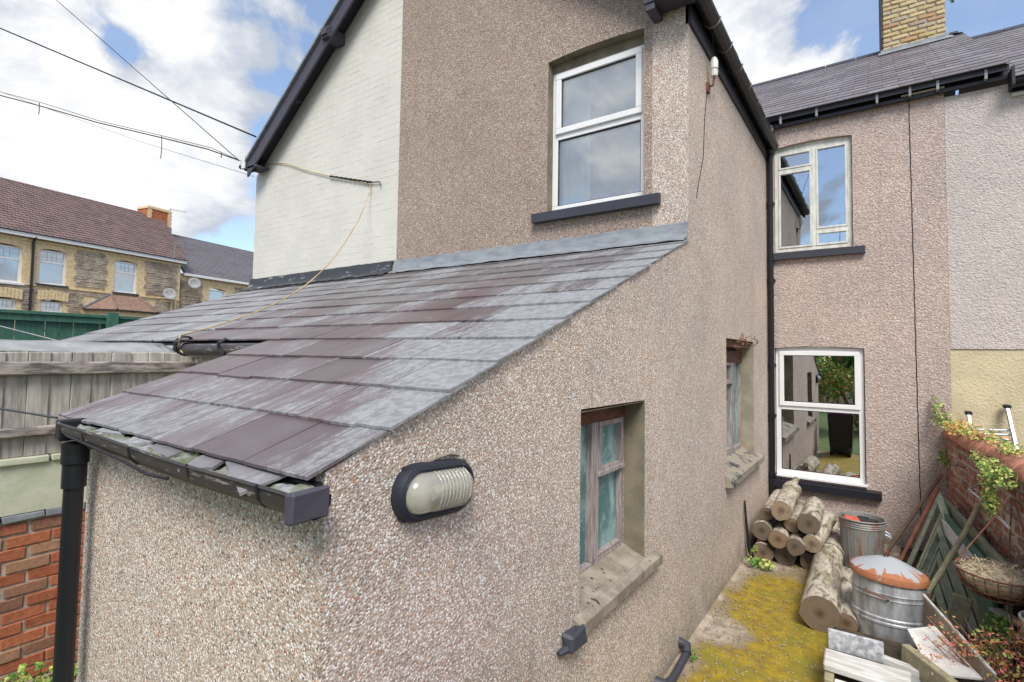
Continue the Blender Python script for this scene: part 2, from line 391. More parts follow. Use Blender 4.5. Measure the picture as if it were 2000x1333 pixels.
M_revealpale = simple('cement_reveal_pale',(.36,.32,.24),.9,col2=(.25,.22,.165),vscale=5,bump=.5,bscale=60)
m,t=new_mat('cement_sill'); p=t.pos(); n=t.noise(p,8,6,.65)
c=t.mix(t.step(n,.35,.65),(.20,.17,.135),(.34,.30,.245)); v=t.voro(p,22); c=t.mix(t.math('MULTIPLY',t.math('SUBTRACT',1.0,t.step(v.outputs['Distance'],.16,.26)),t.step(t.noise(p,5,2),.53,.6)),c,(.05,.05,.05))
M_csill = finish(m,t,c,.85,t.bump(n,.5,.006))
M_csill2 = painted('cement_sill_old_paint',(.30,.265,.21),(.045,.05,.065),.55,.8,(1,1,1),7)

def brickmat(name, stops, blotch, amt=.62, soot=.0, rough=.85):
    m,t=new_mat(name); p=t.pos(); c=t.ramp(t.rnd(),stops); n=t.noise(p,14,7,.7)
    c=t.mix(1.0,c,t.ramp(t.noise(p,40,4,.6),[(.3,.72),(.7,1.15)]),'MULTIPLY')
    c=t.mix(t.step(n,amt,amt+.09),c,blotch)
    if soot: c=t.mix(t.math('MULTIPLY',t.step(t.noise(p,3,4),.45,.6),soot),c,(.06,.055,.05))
    return finish(m,t,c,rough,t.bump(t.noise(p,70,5,.7),.8,.005),spec=.25)
M_brickL = brickmat('orange_red_brick',[(0,(.36,.115,.06)),(.35,(.47,.165,.085)),(.65,(.41,.14,.075)),(.85,(.27,.13,.09)),(1,(.40,.23,.14))],(.20,.14,.11),.57)
M_brickR = brickmat('worn_red_brick',[(0,(.30,.115,.08)),(.35,(.42,.17,.12)),(.6,(.27,.14,.115)),(.8,(.36,.20,.16)),(1,(.20,.14,.125))],(.46,.42,.38),.535,.25)
M_mortar = simple('lime_mortar',(.48,.44,.39),.95,col2=(.28,.25,.21),vscale=9,bump=.8,bscale=50,bdist=.006)
M_mortarY = simple('grey_mortar',(.30,.27,.22),.95,var=.3,vscale=9)
M_coping = brickmat('terracotta_coping',[(0,(.50,.21,.14)),(.5,(.43,.18,.125)),(1,(.54,.27,.19))],(.26,.16,.12),.58)
M_buff = brickmat('buff_brick',[(0,(.52,.40,.20)),(.4,(.60,.48,.27)),(.6,(.44,.38,.27)),(.8,(.56,.44,.24)),(.93,(.50,.27,.13)),(1,(.36,.33,.28))],(.30,.27,.22),.64)
M_buffF = simple('buff_brick_far',(.72,.57,.34),.9,var=.18,vscale=9,bump=.4)
M_stoneF = simple('brown_rubble_stone',(.50,.41,.32),.9,col2=(.31,.255,.20),vscale=2.2,bump=.5,coord='obj',objvar=.1)
M_stoneF2 = simple('grey_rubble_stone',(.46,.39,.31),.9,var=.3,vscale=2.2,bump=.5)
M_tile = simple('brown_clay_roof_tile',(.19,.128,.12),.8,var=.22,vscale=2.5,bump=.3)
M_tileD = simple('brown_bay_tile',(.24,.15,.115),.8,var=.2,vscale=6)
M_redpot = simple('orange_chimney_brick',(.42,.13,.06),.85,var=.25,vscale=9)

M_fence = simple('silvered_fence_wood',(.56,.525,.47),.85,col2=(.34,.31,.28),vscale=4,stretch=(9,9,1.0),bump=.6,bscale=40,coord='pos',objvar=.3)
M_fencerail = simple('silvered_fence_rail',(.40,.35,.32),.85,col2=(.12,.105,.10),vscale=4,stretch=(4,2,9),bump=.7,bscale=30)
M_greenpaint = simple('green_fence_paint',(.045,.135,.10),.6,var=.18,vscale=6,stretch=(4,4,.8),bump=.3)
M_greendoor = simple('faded_olive_green_boards',(.27,.295,.22),.7,col2=(.17,.205,.15),vscale=4,stretch=(6,1,6),bump=.3,objvar=.25)
M_felt = simple('grey_roof_felt',(.32,.33,.34),.8,var=.2,vscale=6,bump=.5,bscale=50)
M_galv,t=new_mat('galvanised_steel'); p=t.pos()
n=t.noise(t.mp(p,(5,5,1.6)),2.2,7,.65); c=t.mix(t.step(n,.34,.66),(.25,.26,.265),(.58,.60,.63))
c=t.mix(t.math('MULTIPLY',t.step(t.noise(t.mp(p,(3,3,1.2)),3,6,.7),.60,.70),.6),c,(.23,.16,.10))
finish(M_galv,t,c,.48,t.bump(n,.2,.003),metal=.35)
M_galvrust,t=new_mat('rusty_galvanised_steel'); p=t.pos()
n=t.noise(t.mp(p,(4,4,1.8)),2.6,7,.65); c=t.mix(t.step(n,.50,.68),(.27,.28,.275),(.27,.14,.09)); c=t.mix(t.step(t.noise(t.mp(p,(14,14,.6)),2,3),.5,.6),c,(.30,.27,.24))
finish(M_galvrust,t,c,.6,t.bump(n,.3,.003),metal=.25)
M_lid,t=new_mat('rusting_white_lid'); p=t.objc(); s_=t.sep(p)
rr=t.math('SQRT',t.math('ADD',t.math('POWER',t.math('DIVIDE',s_[0],.265),2.0),t.math('POWER',t.math('DIVIDE',s_[1],.20),2.0)))
n=t.noise(p,7,7,.65,.5); f=t.math('ADD',rr,t.math('MULTIPLY',t.math('SUBTRACT',n,.5),.95)); f=t.math('ADD',f,t.math('MULTIPLY',t.step(t.noise(t.comb(t.math('MULTIPLY',t.math('ARCTAN2',s_[1],s_[0]),1.6),.3,0),2.2,2),.56,.66),.28))
c=t.mix(t.step(f,.76,.84),(.38,.41,.44),t.mix(t.noise(p,30,4),(.33,.115,.05),(.46,.20,.10)))
finish(M_lid,t,c,t.ramp(f,[(.6,.35),(.8,.8)]),t.bump(n,.3,.003))
M_rust = simple('rusty_iron',(.19,.085,.06),.85,var=.4,vscale=30,bump=.5)
def barkmat():
    m,t=new_mat('weathered_log_bark'); p=t.vadd(t.pos(),t.math('MULTIPLY',t.rnd(),11.0))
    n=t.noise(t.mp(p,(9,2.0,9)),2,8,.7,.6); b2=t.noise(p,5,5,.6)
    c=t.mix(t.step(n,.34,.64),(.11,.085,.06),(.56,.50,.41)); c=t.mix(t.math('MULTIPLY',t.step(b2,.54,.66),.7),c,(.62,.57,.47)); c=t.mix(t.math('MULTIPLY',t.step(t.noise(p,7,6,.7),.58,.66),.75),c,(.09,.065,.045))
    c=t.mix(t.math('MULTIPLY',t.step(t.noise(p,4,4,.6),.57,.68),.45),c,(.26,.27,.12))
    return finish(m,t,c,.9,t.bump(n,.9,.01))
M_bark=barkmat()
def cutmat():
    m,t=new_mat('sawn_log_end'); p=t.objc(); s_=t.sep(p)
    r_=t.math('SQRT',t.math('ADD',t.math('POWER',s_[0],2.0),t.math('POWER',s_[2],2.0)))
    ring=t.math('SINE',t.math('ADD',t.math('MULTIPLY',r_,480.0),t.math('MULTIPLY',t.noise(p,14,3),9.0)))
    base=t.ramp(t.rnd(),[(0,(.13,.105,.08)),(.35,(.20,.14,.095)),(.7,(.27,.17,.10)),(1,(.34,.27,.19))])
    c=t.mix(t.step(r_,.0,.055),t.mix(1.0,base,(.42,.38,.36),'MULTIPLY'),base)
    c=t.mix(1.0,c,t.ramp(ring,[(0,.86),(1,1.05)]),'MULTIPLY')
    c=t.mix(t.math('MULTIPLY',t.step(t.noise(t.vadd(p,t.math('MULTIPLY',t.rnd(),9.0)),12,5,.6),.5,.64),.6),c,(.14,.11,.085))
    ang=t.math('ARCTAN2',s_[2],s_[0]); crk=t.noise(t.comb(t.math('MULTIPLY',ang,3.0),t.math('MULTIPLY',t.rnd(),50.0),0),2.5,2)
    c=t.mix(t.math('MULTIPLY',t.step(crk,.66,.72),.4),c,(.05,.035,.025))
    return finish(m,t,c,.85,t.bump(ring,.25,.003))
M_cut=cutmat()
M_brownwood = simple('brown_batten_wood',(.25,.14,.09),.85,col2=(.14,.09,.06),vscale=5,bump=.4)
M_redbatten = simple('red_stained_batten',(.33,.12,.075),.8,var=.25,vscale=9,bump=.4)
M_mossywood,t=new_mat('mossy_old_wood'); p=t.pos(); n=t.noise(p,16,7,.7)
c=t.mix(t.step(n,.42,.6),(.29,.25,.18),(.36,.34,.19)); c=t.mix(t.math('MULTIPLY',t.step(t.noise(p,30,4,.6),.62,.7),.8),c,(.50,.52,.44))
finish(M_mossywood,t,c,.95,t.bump(n,.8,.008))
M_pvcgrey = simple('pale_grey_plastic',(.58,.57,.60),.5,var=.15,vscale=9)
M_oldpaint = simple('flaking_white_board',(.68,.68,.66),.7,col2=(.47,.45,.42),vscale=5,stretch=(1,6,6),bump=.4,bscale=40)
M_greyslab = simple('spotted_pale_stone',(.56,.57,.60),.8,col2=(.27,.28,.31),vscale=30,bump=.4)
M_whitepanel = simple('white_stained_sheet',(.74,.72,.69),.6,var=.12,vscale=6)
M_plywood = simple('dirty_beige_board',(.36,.31,.26),.85,col2=(.24,.21,.17),vscale=6,bump=.3)
M_hay = simple('dead_grass_lining',(.70,.60,.42),.95,col2=(.38,.31,.21),vscale=40)
M_blackplastic = simple('black_plastic',(.02,.021,.024),.4,var=.3)
M_purple = simple('purple_plastic',(.22,.065,.33),.4,var=.15)
M_redplastic = simple('red_plastic_bag',(.62,.10,.06),.4,var=.4,vscale=20)
M_alu = simple('aluminium',(.55,.57,.60),.4,metal=.6,var=.12)
M_white = simple('white_porcelain',(.74,.74,.70),.3,var=.08)
M_cableB = simple('black_cable',(.02,.02,.025),.5,var=.2)
M_cableY = simple('yellow_cable',(.48,.37,.18),.6,var=.2)
M_debris = simple('gutter_silt_and_lichen',(.33,.34,.34),.95,col2=(.13,.15,.08),vscale=16,bump=1,bscale=60,bdist=.01)
def leafmat(name,a_,b_,rough=.55):
    m,t=new_mat(name); v=t.voro(t.pos(),70); f=t.sep(v.outputs['Color'])[0]
    c=t.mix(f,a_,b_)
    return finish(m,t,c,rough,spec=.3,extra={'Transmission Weight':0.0,'Subsurface Weight':0.0})
M_leafY = leafmat('yellow_green_leaf',(.30,.38,.08),(.58,.60,.20))
M_leafG = leafmat('green_leaf',(.07,.19,.035),(.19,.36,.08))
M_leafR = leafmat('red_autumn_leaf',(.58,.13,.13),(.74,.30,.20))
M_leafO = leafmat('orange_leaf',(.60,.26,.08),(.60,.40,.12))
M_stem = simple('plant_stem',(.24,.13,.08),.9,var=.2)
# concrete path with moss
m,t=new_mat('mossy_concrete'); p=t.pos(); s_=t.sep(p)
n=t.noise(p,2.3,7,.62,.3); n2=t.noise(p,11,6,.7); n3=t.noise(p,60,4,.7)
con=t.mix(t.step(n2,.35,.65),(.27,.21,.155),(.47,.41,.34))
moss=t.mix(t.step(n2,.28,.72),(.19,.13,.03),(.39,.275,.014)); moss=t.mix(t.math('MULTIPLY',t.step(t.noise(p,3.0,6,.65),.45,.66),.75),moss,(.20,.19,.02)); moss=t.mix(t.math('MULTIPLY',t.step(t.noise(p,6.0,6,.7,.4),.54,.68),.55),moss,(.13,.10,.05))
ctr=t.math('SUBTRACT',1.0,t.step(t.math('ABSOLUTE',t.math('ADD',s_[0],.62)),.26,.56))
yy=t.step(s_[1],5.75,5.3)
dm=t.node('ShaderNodeVectorMath'); dm.operation='DISTANCE'; t.put(dm.inputs[0],p); t.put(dm.inputs[1],(-.98,4.22,0))
bare=t.math('SUBTRACT',1.0,t.step(t.math('ADD',dm.outputs['Value'],t.math('MULTIPLY',t.math('SUBTRACT',n2,.5),.35)),.16,.28))
f=t.math('ADD',n,t.math('MULTIPLY',t.math('MULTIPLY',ctr,yy),.46)); f=t.math('SUBTRACT',f,t.math('MULTIPLY',bare,.45))
f2=t.math('ADD',f,t.math('MULTIPLY',t.math('SUBTRACT',n3,.5),.12)); c=t.mix(t.math('MULTIPLY',t.step(f2,.40,.60),.75),con,(.22,.165,.09)); c=t.mix(t.step(f2,.54,.84),c,moss)
v=t.voro(p,34); c=t.mix(t.math('MULTIPLY',t.math('SUBTRACT',1.0,t.step(v.outputs['Distance'],.10,.17)),t.step(t.noise(p,3,3),.42,.52)),c,(.58,.52,.40))
M_path=finish(m,t,c,.58,t.bump(t.math('ADD',n2,t.math('MULTIPLY',n3,.4)),.6,.008))
M_soil = simple('dark_soil',(.10,.075,.05),.95,col2=(.05,.04,.03),vscale=9,bump=1,bscale=40,bdist=.02)
M_grass = simple('rough_grass',(.14,.22,.06),.95,col2=(.10,.12,.05),vscale=6,bump=1,bscale=60,bdist=.02)
m,t=new_mat('prismatic_lamp_glass'); p=t.objc()
c=t.ramp(t.noise(t.mp(p,(1,2,1)),4,3),[(.3,(.36,.31,.20)),(.6,(.66,.64,.56))])
M_lens=finish(m,t,(.88,.87,.80),.12,spec=.8,extra={'Transmission Weight':.72,'IOR':1.35,'Coat Weight':.5,'Coat Roughness':.06})
M_reflector=simple('lamp_reflector_plate',(.52,.49,.38),.45,col2=(.30,.27,.18),vscale=9)
# ================================================================ SETTING
AX=-1.154; BY=3.9; CY=7.273; XP=-4.33; XL=-7.33
def flat(name, pts, z, m, **kw):
    b=MB(); b.add([(x,y,z) for x,y in pts],[tuple(range(len(pts)))]); return b.build(name,m,None,kind='structure',**kw)
flat('ground',[(-400,-300),(400,-300),(400,500),(-400,500)],-.02,M_soil)
# concrete path, gently uneven
b=MB(); nx,ny=26,110
for j in range(ny+1):
    for i in range(nx+1):
        x=AX+.002+i*(1.30)/nx; y=1.0+j*(CY-1.0)/ny
        edge=1.0 if i<nx else 0
        b.v.append((x+(0 if i<nx else .05*mnoise.noise((0,y*3,0))),y,.006+.014*mnoise.noise((x*2.2,y*2.2,1))*edge))
for j in range(ny):
    for i in range(nx):
        q=j*(nx+1)+i; b.f.append((q,q+1,q+nx+2,q+nx+1)); b.mi.append(0)
b.build('concrete_path',M_path,smooth=True,kind='structure')
flat('passage_floor',[(-4.33,-6),(-2.86,-6),(-2.86,1.87),(-4.33,1.87)],-.004,M_path)
flat('lane',[(-9.2,-30),(-18,-30),(-18,30),(-9.2,30)],.0,simple('asphalt',(.06,.06,.06),.9))

# ================================================================ THE HOUSE
house=thing('pebbledashed_house',(-1.2,5.4,0),'brown pebbledashed house with a rear wing and a sloping slate lean-to over the yard','house')
FA=Frame((AX,0,0),(0,1,0),(0,0,1),(1,0,0))          # side wall, faces the yard
FB=Frame((0,BY,0),(1,0,0),(0,0,1),(0,-1,0))         # gable of the rear wing
FC=Frame((0,CY,0),(1,0,0),(0,0,1),(0,-1,0))         # main house rear wall
FF=Frame((0,.822,0),(1,0,0),(0,0,1),(0,-1,0))       # low front wall of the lean-to
roofz=lambda y:1.733+.382*(y-.77)
arch=lambda u0,u1,z,h:(lambda u:z+h*(1-((u-(u0+u1)/2)/((u1-u0)/2))**2))
const=lambda z:(lambda u:z)
w1=(2.206,3.03,.80,lambda u:1.802-.008*(u-2.2)); w2=(5.06,6.34,.90,const(2.24))
b=MB(FA); wall(b,[.822,2.0,BY],lambda u:roofz(u)-.004,[w1],.28)
wall(b,[BY,CY],const(4.80),[w2],.28)
b.build('side_wall',M_peb,house)
b=MB(FF); wall(b,[-2.86,AX-.28],const(roofz(.822)-.012),[],.22); b.build('lean_to_front_wall',M_peb,house)
b=MB(Frame((-2.86,0,0),(0,-1,0),(0,0,1),(-1,0,0))); wall(b,[-1.87,-.822-.22],lambda u:roofz(-u)-.03,[],.22); b.build('lean_to_end_wall',M_peb,house)
b=MB(Frame((0,1.87,0),(1,0,0),(0,0,1),(0,-1,0))); wall(b,[-4.33,-3.0],const(2.10),[],.2); b.build('recessed_wall',M_peb,house)
RX_,RZ_=-4.02,7.075
gz=lambda x:RZ_-.754*abs(x-RX_)
wB=(-2.40,-1.503,3.32,arch(-2.40,-1.503,4.69,.022))
b=MB(FB); wall(b,[XP,AX-.28],gz,[wB],.28,2.0); b.build('gable_wall',M_pebB,house)
wu=(-1.075,-.232,3.40,arch(-1.075,-.232,4.735,.030)); wl=(-1.080,-.142,.60,arch(-1.08,-.142,2.19,.025))
b=MB(FC); wall(b,[XP,AX,.62],const(5.06),[wl,wu],.28); b.build('rear_wall',M_pebC,house)
# party wall closing the wing, so no daylight gets in
b=MB(); b.box(XP+.002,XP+.1,BY+.01,CY,0,6.7); b.build('party_wall',M_room,house)
# hairline crack / cable stain running down the rear wall
b=MB()
pts=[(.314+.028*i/60+.002*math.sin(i*1.7),CY-.003,5.0-4.7*i/60) for i in range(61)]; b.tube(pts,.0042,5); b.build('thin_black_cable',M_cableB,house)
b=MB(); b.tube([(-1.154+.004,4.42,4.33-.01),(AX+.004,4.33,4.0),(AX+.004,4.30,3.7),(AX+.004,4.14,3.4),(AX+.004,4.1,3.3)],.003,4); b.build('wall_crack',M_cableB,house)
# cement haunch along the foot of the side wall
b=MB()
for i in range(60):
    y0=1.2+i*.1; h=.0; wd=.02
    b.add([(AX,y0,h+.02),(AX+wd+.02,y0,.005),(AX,y0+.1,h+.02),(AX+wd+.02,y0+.1,.005)],[(0,1,3,2)])
b.build('wall_foot_haunch',M_path,house,smooth=True)

# ---- uPVC windows (frame is the part; its panes, sashes, sill and curtains the sub-parts)
def bars(b, u0,u1,v0,v1,t_,w0,w1_):
    b.box(u0,u1,v0,v0+t_,w0,w1_); b.box(u0,u1,v1-t_,v1,w0,w1_); b.box(u0,u0+t_,v0+t_,v1-t_,w0,w1_); b.box(u1-t_,u1,v0+t_,v1-t_,w0,w1_)
def upvc(parent, fr, u0,u1,v0,v1,mid, rec, glassm, archh=0, curtains=True):
    f=MB(fr); bars(f,u0,u1,v0,v1,.055,-rec-.06,-rec)
    if archh: f.box(u0,u1,v1+.001,v1+archh,-rec-.055,-rec-.004)
    f.box(u0+.055,u1-.055,mid-.03,mid+.03,-rec-.06,-rec+.002)
    win=f.build('window',M_upvc,parent,bevel=.004)
    s=MB(fr); bars(s,u0+.040,u1-.040,mid+.018,v1-.035,.052,-rec-.04,-rec+.022); s.build('sash',M_upvc,win,bevel=.005)
    g=MB(fr); g.box(u0+.09,u1-.09,mid+.068,v1-.085,-rec-.02,-rec-.006); g.build('pane',glassm,win)
    g=MB(fr); g.box(u0+.054,u1-.054,v0+.054,mid-.029,-rec-.035,-rec-.021); g.build('pane',glassm,win)
    g=MB(fr); bars(g,u0+.090,u1-.090,mid+.068,v1-.085,.008,-rec-.004,-rec+.004); bars(g,u0+.053,u1-.053,v0+.053,mid-.028,.008,-rec-.02,-rec-.008); g.build('gasket',M_blackplastic,win)
    return win
def curtain(fr,win,a,b_,v0,v1,w):
    c=MB(fr); n=40; vs=[]
    for i in range(n+1):
        u=a+(b_-a)*i/n; ww=w+.022*math.sin(i*1.9)+.01*math.sin(i*.7); vs+= [(u,v0,ww),(u,v1,ww)]
    c.add(vs,[(2*i,2*i+2,2*i+3,2*i+1) for i in range(n)]); c.build('curtain',M_curtain,win,smooth=True)
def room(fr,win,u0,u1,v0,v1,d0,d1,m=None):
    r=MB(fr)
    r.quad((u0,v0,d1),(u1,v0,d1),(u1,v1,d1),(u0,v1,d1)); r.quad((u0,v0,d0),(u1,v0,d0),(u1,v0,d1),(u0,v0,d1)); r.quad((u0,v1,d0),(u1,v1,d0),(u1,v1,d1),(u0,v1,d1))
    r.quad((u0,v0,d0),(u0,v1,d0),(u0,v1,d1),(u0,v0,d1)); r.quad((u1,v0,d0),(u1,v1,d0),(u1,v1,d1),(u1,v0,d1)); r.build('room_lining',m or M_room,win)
def darksill(fr,win,u0,u1,v0,v1,proud,m=M_sill,slope=.012,drop=0):
    s=MB(fr); n=14
    for i in range(n):
        a=u0+(u1-u0)*i/n; c=u0+(u1-u0)*(i+1)/n
        da,dc=drop*i/n,drop*(i+1)/n
        s.add([(a,v0-da,-.05),(c,v0-dc,-.05),(c,v0-dc,proud),(a,v0-da,proud),(a,v1-da+.01,-.05),(c,v1-dc+.01,-.05),(c,v1-dc-slope,proud),(a,v1-da-slope,proud)],[(0,3,2,1),(4,5,6,7),(3,7,6,2)]+([(0,4,7,3)] if i==0 else [])+([(1,2,6,5)] if i==n-1 else []))
    s.build('sill',m,win)
win=upvc(house,FB,-2.396,-1.508,3.335,4.625,4.02,.085,M_glass,.0)
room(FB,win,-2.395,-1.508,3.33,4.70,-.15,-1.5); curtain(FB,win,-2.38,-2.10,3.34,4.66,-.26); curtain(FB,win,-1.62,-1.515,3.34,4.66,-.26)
darksill(FB,win,-2.52,-1.365,3.232,3.322,.065)
r=MB(FB); r.box(-2.4,-2.398,3.325,4.69,-.084,-.001); 
vs=[];n=10
for i in range(n+1):
    u=-2.398+.893*i/n; vs+=[(u,wB[3](u)-.003,-.001),(u,wB[3](u)-.003,-.084),(u,4.61,-.084)]
r.add(vs,[f for i in range(n) for f in ((3*i,3*i+3,3*i+4,3*i+1),(3*i+1,3*i+4,3*i+5,3*i+2))]); r.build('window_reveal',M_reveal,house)
win=upvc(house,FC,-1.073,-.150,.632,2.188,1.457,.045,M_glassL,.02)
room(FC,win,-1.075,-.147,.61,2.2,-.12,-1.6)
s=MB(FC); s.box(-1.10,-.13,.605,.632,-.05,.03); s.build('sill_strip',M_upvc,win,bevel=.004)
darksill(FC,win,-1.13,.0,.485,.578,.085,M_dark)
# ---- the old painted timber window above it
f=MB(FC); bars(f,-1.07,-.238,3.405,4.712,.045,-.10,-.045); f.box(-.655,-.610,3.45,4.667,-.10,-.040)
f.box(-1.025,-.655,4.425,4.465,-.10,-.042); f.box(-.610,-.283,3.618,3.655,-.10,-.042)
n=8; vs=[]
for i in range(n+1):
    u=-1.07+.832*i/n; vs+=[(u,4.711,-.045),(u,wu[3](u)-.002,-.045)]
f.add(vs,[(2*i,2*i+2,2*i+3,2*i+1) for i in range(n)])
win=f.build('window',M_oldwhite,house,bevel=.003,label='old white timber window of four unequal panes')
for (a,b_,c,d_) in ((-1.025,-.655,3.45,4.425),(-1.025,-.655,4.465,4.667),(-.610,-.283,3.655,4.667),(-.610,-.283,3.45,3.618)):
    s=MB(FC); bars(s,a+.001,b_-.001,c+.001,d_-.001,.022,-.075,-.035); s.build('casement',M_oldwhite,win,bevel=.003)
    g=MB(FC); g.box(a+.02,b_-.02,c+.02,d_-.02,-.066,-.060); g.build('pane',M_glass,win)
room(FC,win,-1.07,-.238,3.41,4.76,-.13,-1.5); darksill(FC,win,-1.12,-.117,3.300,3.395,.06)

# ---- two decayed timber windows in the side wall
def timber_window(u0,u1,v0,v1,mull,mid,split_right,label):
    rec=.135; h=.11
    f=MB(FA); f.box(u0,u0+.05,v0,v1-h,-rec-.07,-rec); f.box(u1-.032,u1,v0,v1-h,-rec-.07,-rec); f.box(u0+.05,u1-.032,v0,v0+.08,-rec-.07,-rec+.005)
    f.box(mull,mull+.075,v0+.08,v1-h,-rec-.07,-rec+.008)
    win=f.build('window',M_greywood,house,bevel=.005,label=label)
    hd=MB(FA); hd.box(u0,u1,v1-h,v1+.01,-rec-.07,-rec+.01); hd.build('head_rail',M_redwood,win,bevel=.004)
    L=(u0+.05,mull); Rr=(mull+.075,u1-.032); a,b_=(Rr if split_right else L); c,d_=(L if split_right else Rr)
    s=MB(FA); bars(s,a+.002,b_-.002,v0+.082,mid-.002,.018,-rec-.05,-rec+.004); s.build('casement',M_greywood,win,bevel=.004)
    g=MB(FA); g.box(a+.018,b_-.018,v0+.098,mid-.018,-rec-.035,-rec-.027); g.build('pane',M_frost,win)
    s=MB(FA); bars(s,a+.002,b_-.002,mid+.002,v1-h-.002,.030,-rec-.05,-rec+.012); s.box(a-.005,b_,mid-.012,mid+.016,-rec,-rec+.022); s.build('casement',M_greywood,win,bevel=.004)
    g=MB(FA); g.box(a+.03,b_-.03,mid+.03,v1-h-.03,-rec-.03,-rec-.022); g.build('pane',M_frost,win)
    g=MB(FA); g.box(c+.001,d_-.001,v0+.081,v1-h-.001,-rec-.04,-rec-.03); g.build('pane',M_frost,win)
    room(FA,win,u0+.01,u1-.01,v0,v1,-rec-.08,-1.0)
    return win
W1=timber_window(2.206,3.03,.862,1.80,2.585,1.40,True,'rotting grey timber window with frosted teal panes and a bare brown head')
W2=timber_window(5.06,6.34,1.02,2.12,5.86,1.80,False,'further grey timber window with a loose dark cavity over its head')
for (u0,u1,z0,z1,m) in ((2.206,3.03,.80,1.80,M_reveal),(5.06,6.34,.90,2.24,M_revealpale)):
    for (a,e) in ((u1-.003,u1-.001),(u0+.001,u0+.003)):
        r=MB(FA); r.box(a,e,z0,z1-.01,-.132,-.001); r.build('window_reveal',m,house)
r=MB(FA); r.box(2.21,3.025,1.786,1.789,-.13,-.004); r.build('window_reveal',M_reveal,house)
def csill(u0,u1,o0,o1,zb,zf,th,proud,m,parent):
    s=MB(FA)
    def seg(a,c,w0,w1_):
        f_=lambda w: zb+(zf-zb)*((w+.135)/(proud+.135))
        n=max(2,int((c-a)/.08)); vs=[]
        for i in range(n+1):
            u=a+(c-a)*i/n; e=.003*mnoise.noise((u*5,1,w0)); 
            vs+=[(u,f_(w0),w0),(u,f_(w1_)+e,w1_+e),(u,f_(w1_)-th+e*.5,w1_+e*1.3),(u,f_(w1_)-th-.01,w0)]
        fs=[]
        for i in range(n):
            for k in range(4): fs.append((4*i+k,4*i+4+k,4*i+4+(k+1)%4,4*i+(k+1)%4))
        fs+=[(0,1,2,3),(4*n,4*n+3,4*n+2,4*n+1)]
        s.add(vs,fs)
    seg(o0+.001,o1-.001,-.135,.0); seg(u0,u1,.0015,proud)
    s.build('sill',m,parent)
csill(2.14,3.20,2.206,3.03,.925,.845,.05,.05,M_csill,W1)
csill(5.00,6.55,5.06,6.34,1.055,.955,.06,.07,M_csill2,W2)
k=MB(FA)
k.cbox(2.045,2.175,.765,.845,.002,.062,.012,.008); k.tube([(2.0,.775,.01),(2.06,.785,.03),(2.1,.80,.035)],[.012,.022,.018],7); k.build('broken_sill_end',M_sill,W1)
# loose lintel cavity with twigs over the far window
k=MB(FA); k.box(5.02,6.30,2.165,2.238,-.13,-.035); k.build('decayed_lintel',M_redwood,W2)
k=MB(FA)
for i in range(13):
    u=R.uniform(5.2,6.4); v=R.uniform(2.16,2.29); p=(u,v,R.uniform(-.02,.01)); q=(u+R.uniform(-.15,.2),v+R.uniform(-.08,.1),R.uniform(0,.07)); mdl=((p[0]+q[0])/2,(p[1]+q[1])/2+R.uniform(-.03,.03),q[2]); k.tube([p,mdl,q],.005,4)
k.build('twigs',M_stem,W2,kind='stuff')

# ---- lean-to slate roof
al=math.atan(.382); RF=Frame((0,.77,1.733),(1,0,0),(0,math.cos(al),math.sin(al)),(0,-math.sin(al),math.cos(al)))
GS=.25/math.cos(al)
slate_cache={}
def slate_mesh(wd,ln,m,var=0):
    key=(round(wd,3),round(ln,3),m.name,var)
    if key not in slate_cache:
        b=MB(); rr=random.Random(var*31+7); c=[0]*4
        # slab with faintly chipped lower edge
        n=5; vs=[]; 
        for i in range(n+1):
            u=-wd/2+wd*i/n; e=rr.uniform(-.0025,.0025) if 0<i<n else (rr.uniform(0,.006) if var%3==0 else 0)
            vs+=[(u,e,0),(u,ln,0),(u,ln,.006),(u,e+.001,.0095)]
        fs=[]
        for i in range(n):
            for k in range(4): fs.append((4*i+k,4*i+(k+1)%4,4*i+4+(k+1)%4,4*i+4+k))
        fs+=[(3,2,1,0),(4*n,4*n+1,4*n+2,4*n+3)]
        b.add(vs,fs); me=b.mesh('slate',m)
        import bmesh; bm=bmesh.new(); bm.from_mesh(me); bmesh.ops.recalc_face_normals(bm,faces=bm.faces); bm.to_mesh(me); bm.free()
        slate_cache[key]=me
    return slate_cache[key]
def slates(fr, rows, left, right, gauge, width, m, lift=0, jit=1.0, seed=1, first=0, ln=None):
    rr=random.Random(seed); out=[]
    ln=ln or gauge*1.28
    for k in rows:
        l=left(k); rt=right(k); x=rt-(width if k%2==0 else width/2); cuts=[rt]
        while x>l+.05: cuts.append(x); x-=width
        cuts.append(l)
        for a_,b_ in zip(cuts[1:],cuts):
            wd=round(b_-a_-.004,3)
            if wd<.04: continue
            dv=rr.uniform(-.004,.004)*jit; rz=rr.uniform(-.006,.006)*jit
            if rr.random()<.08: dv-=.012*jit; rz*=3
            M=fr.mat((a_+b_)/2,k*gauge+dv,lift+.0065+rr.uniform(0,.002)*jit,rz,-.024+rr.uniform(-.007,.003)*jit)
            out.append((slate_mesh(wd,ln,m,rr.randrange(6)),M))
    return out
it=slates(RF,range(0,12),lambda k:-3.10 if k<4 else XP+.01,lambda k:-1.135+R.uniform(-.012,.008),GS,.305,M_slate,seed=4)
it+=slates(RF,[12],lambda k:XP+.01,lambda k:-1.14,GS,.305,M_slate,seed=9,ln=.13)
pieces('slate',house,it)
b=MB(RF); b.box(-3.04,-1.20,.03,1.07,-.045,-.012); b.box(-4.33,-1.20,1.072,3.30,-.045,-.012); b.build('roof_deck',M_dark,house)
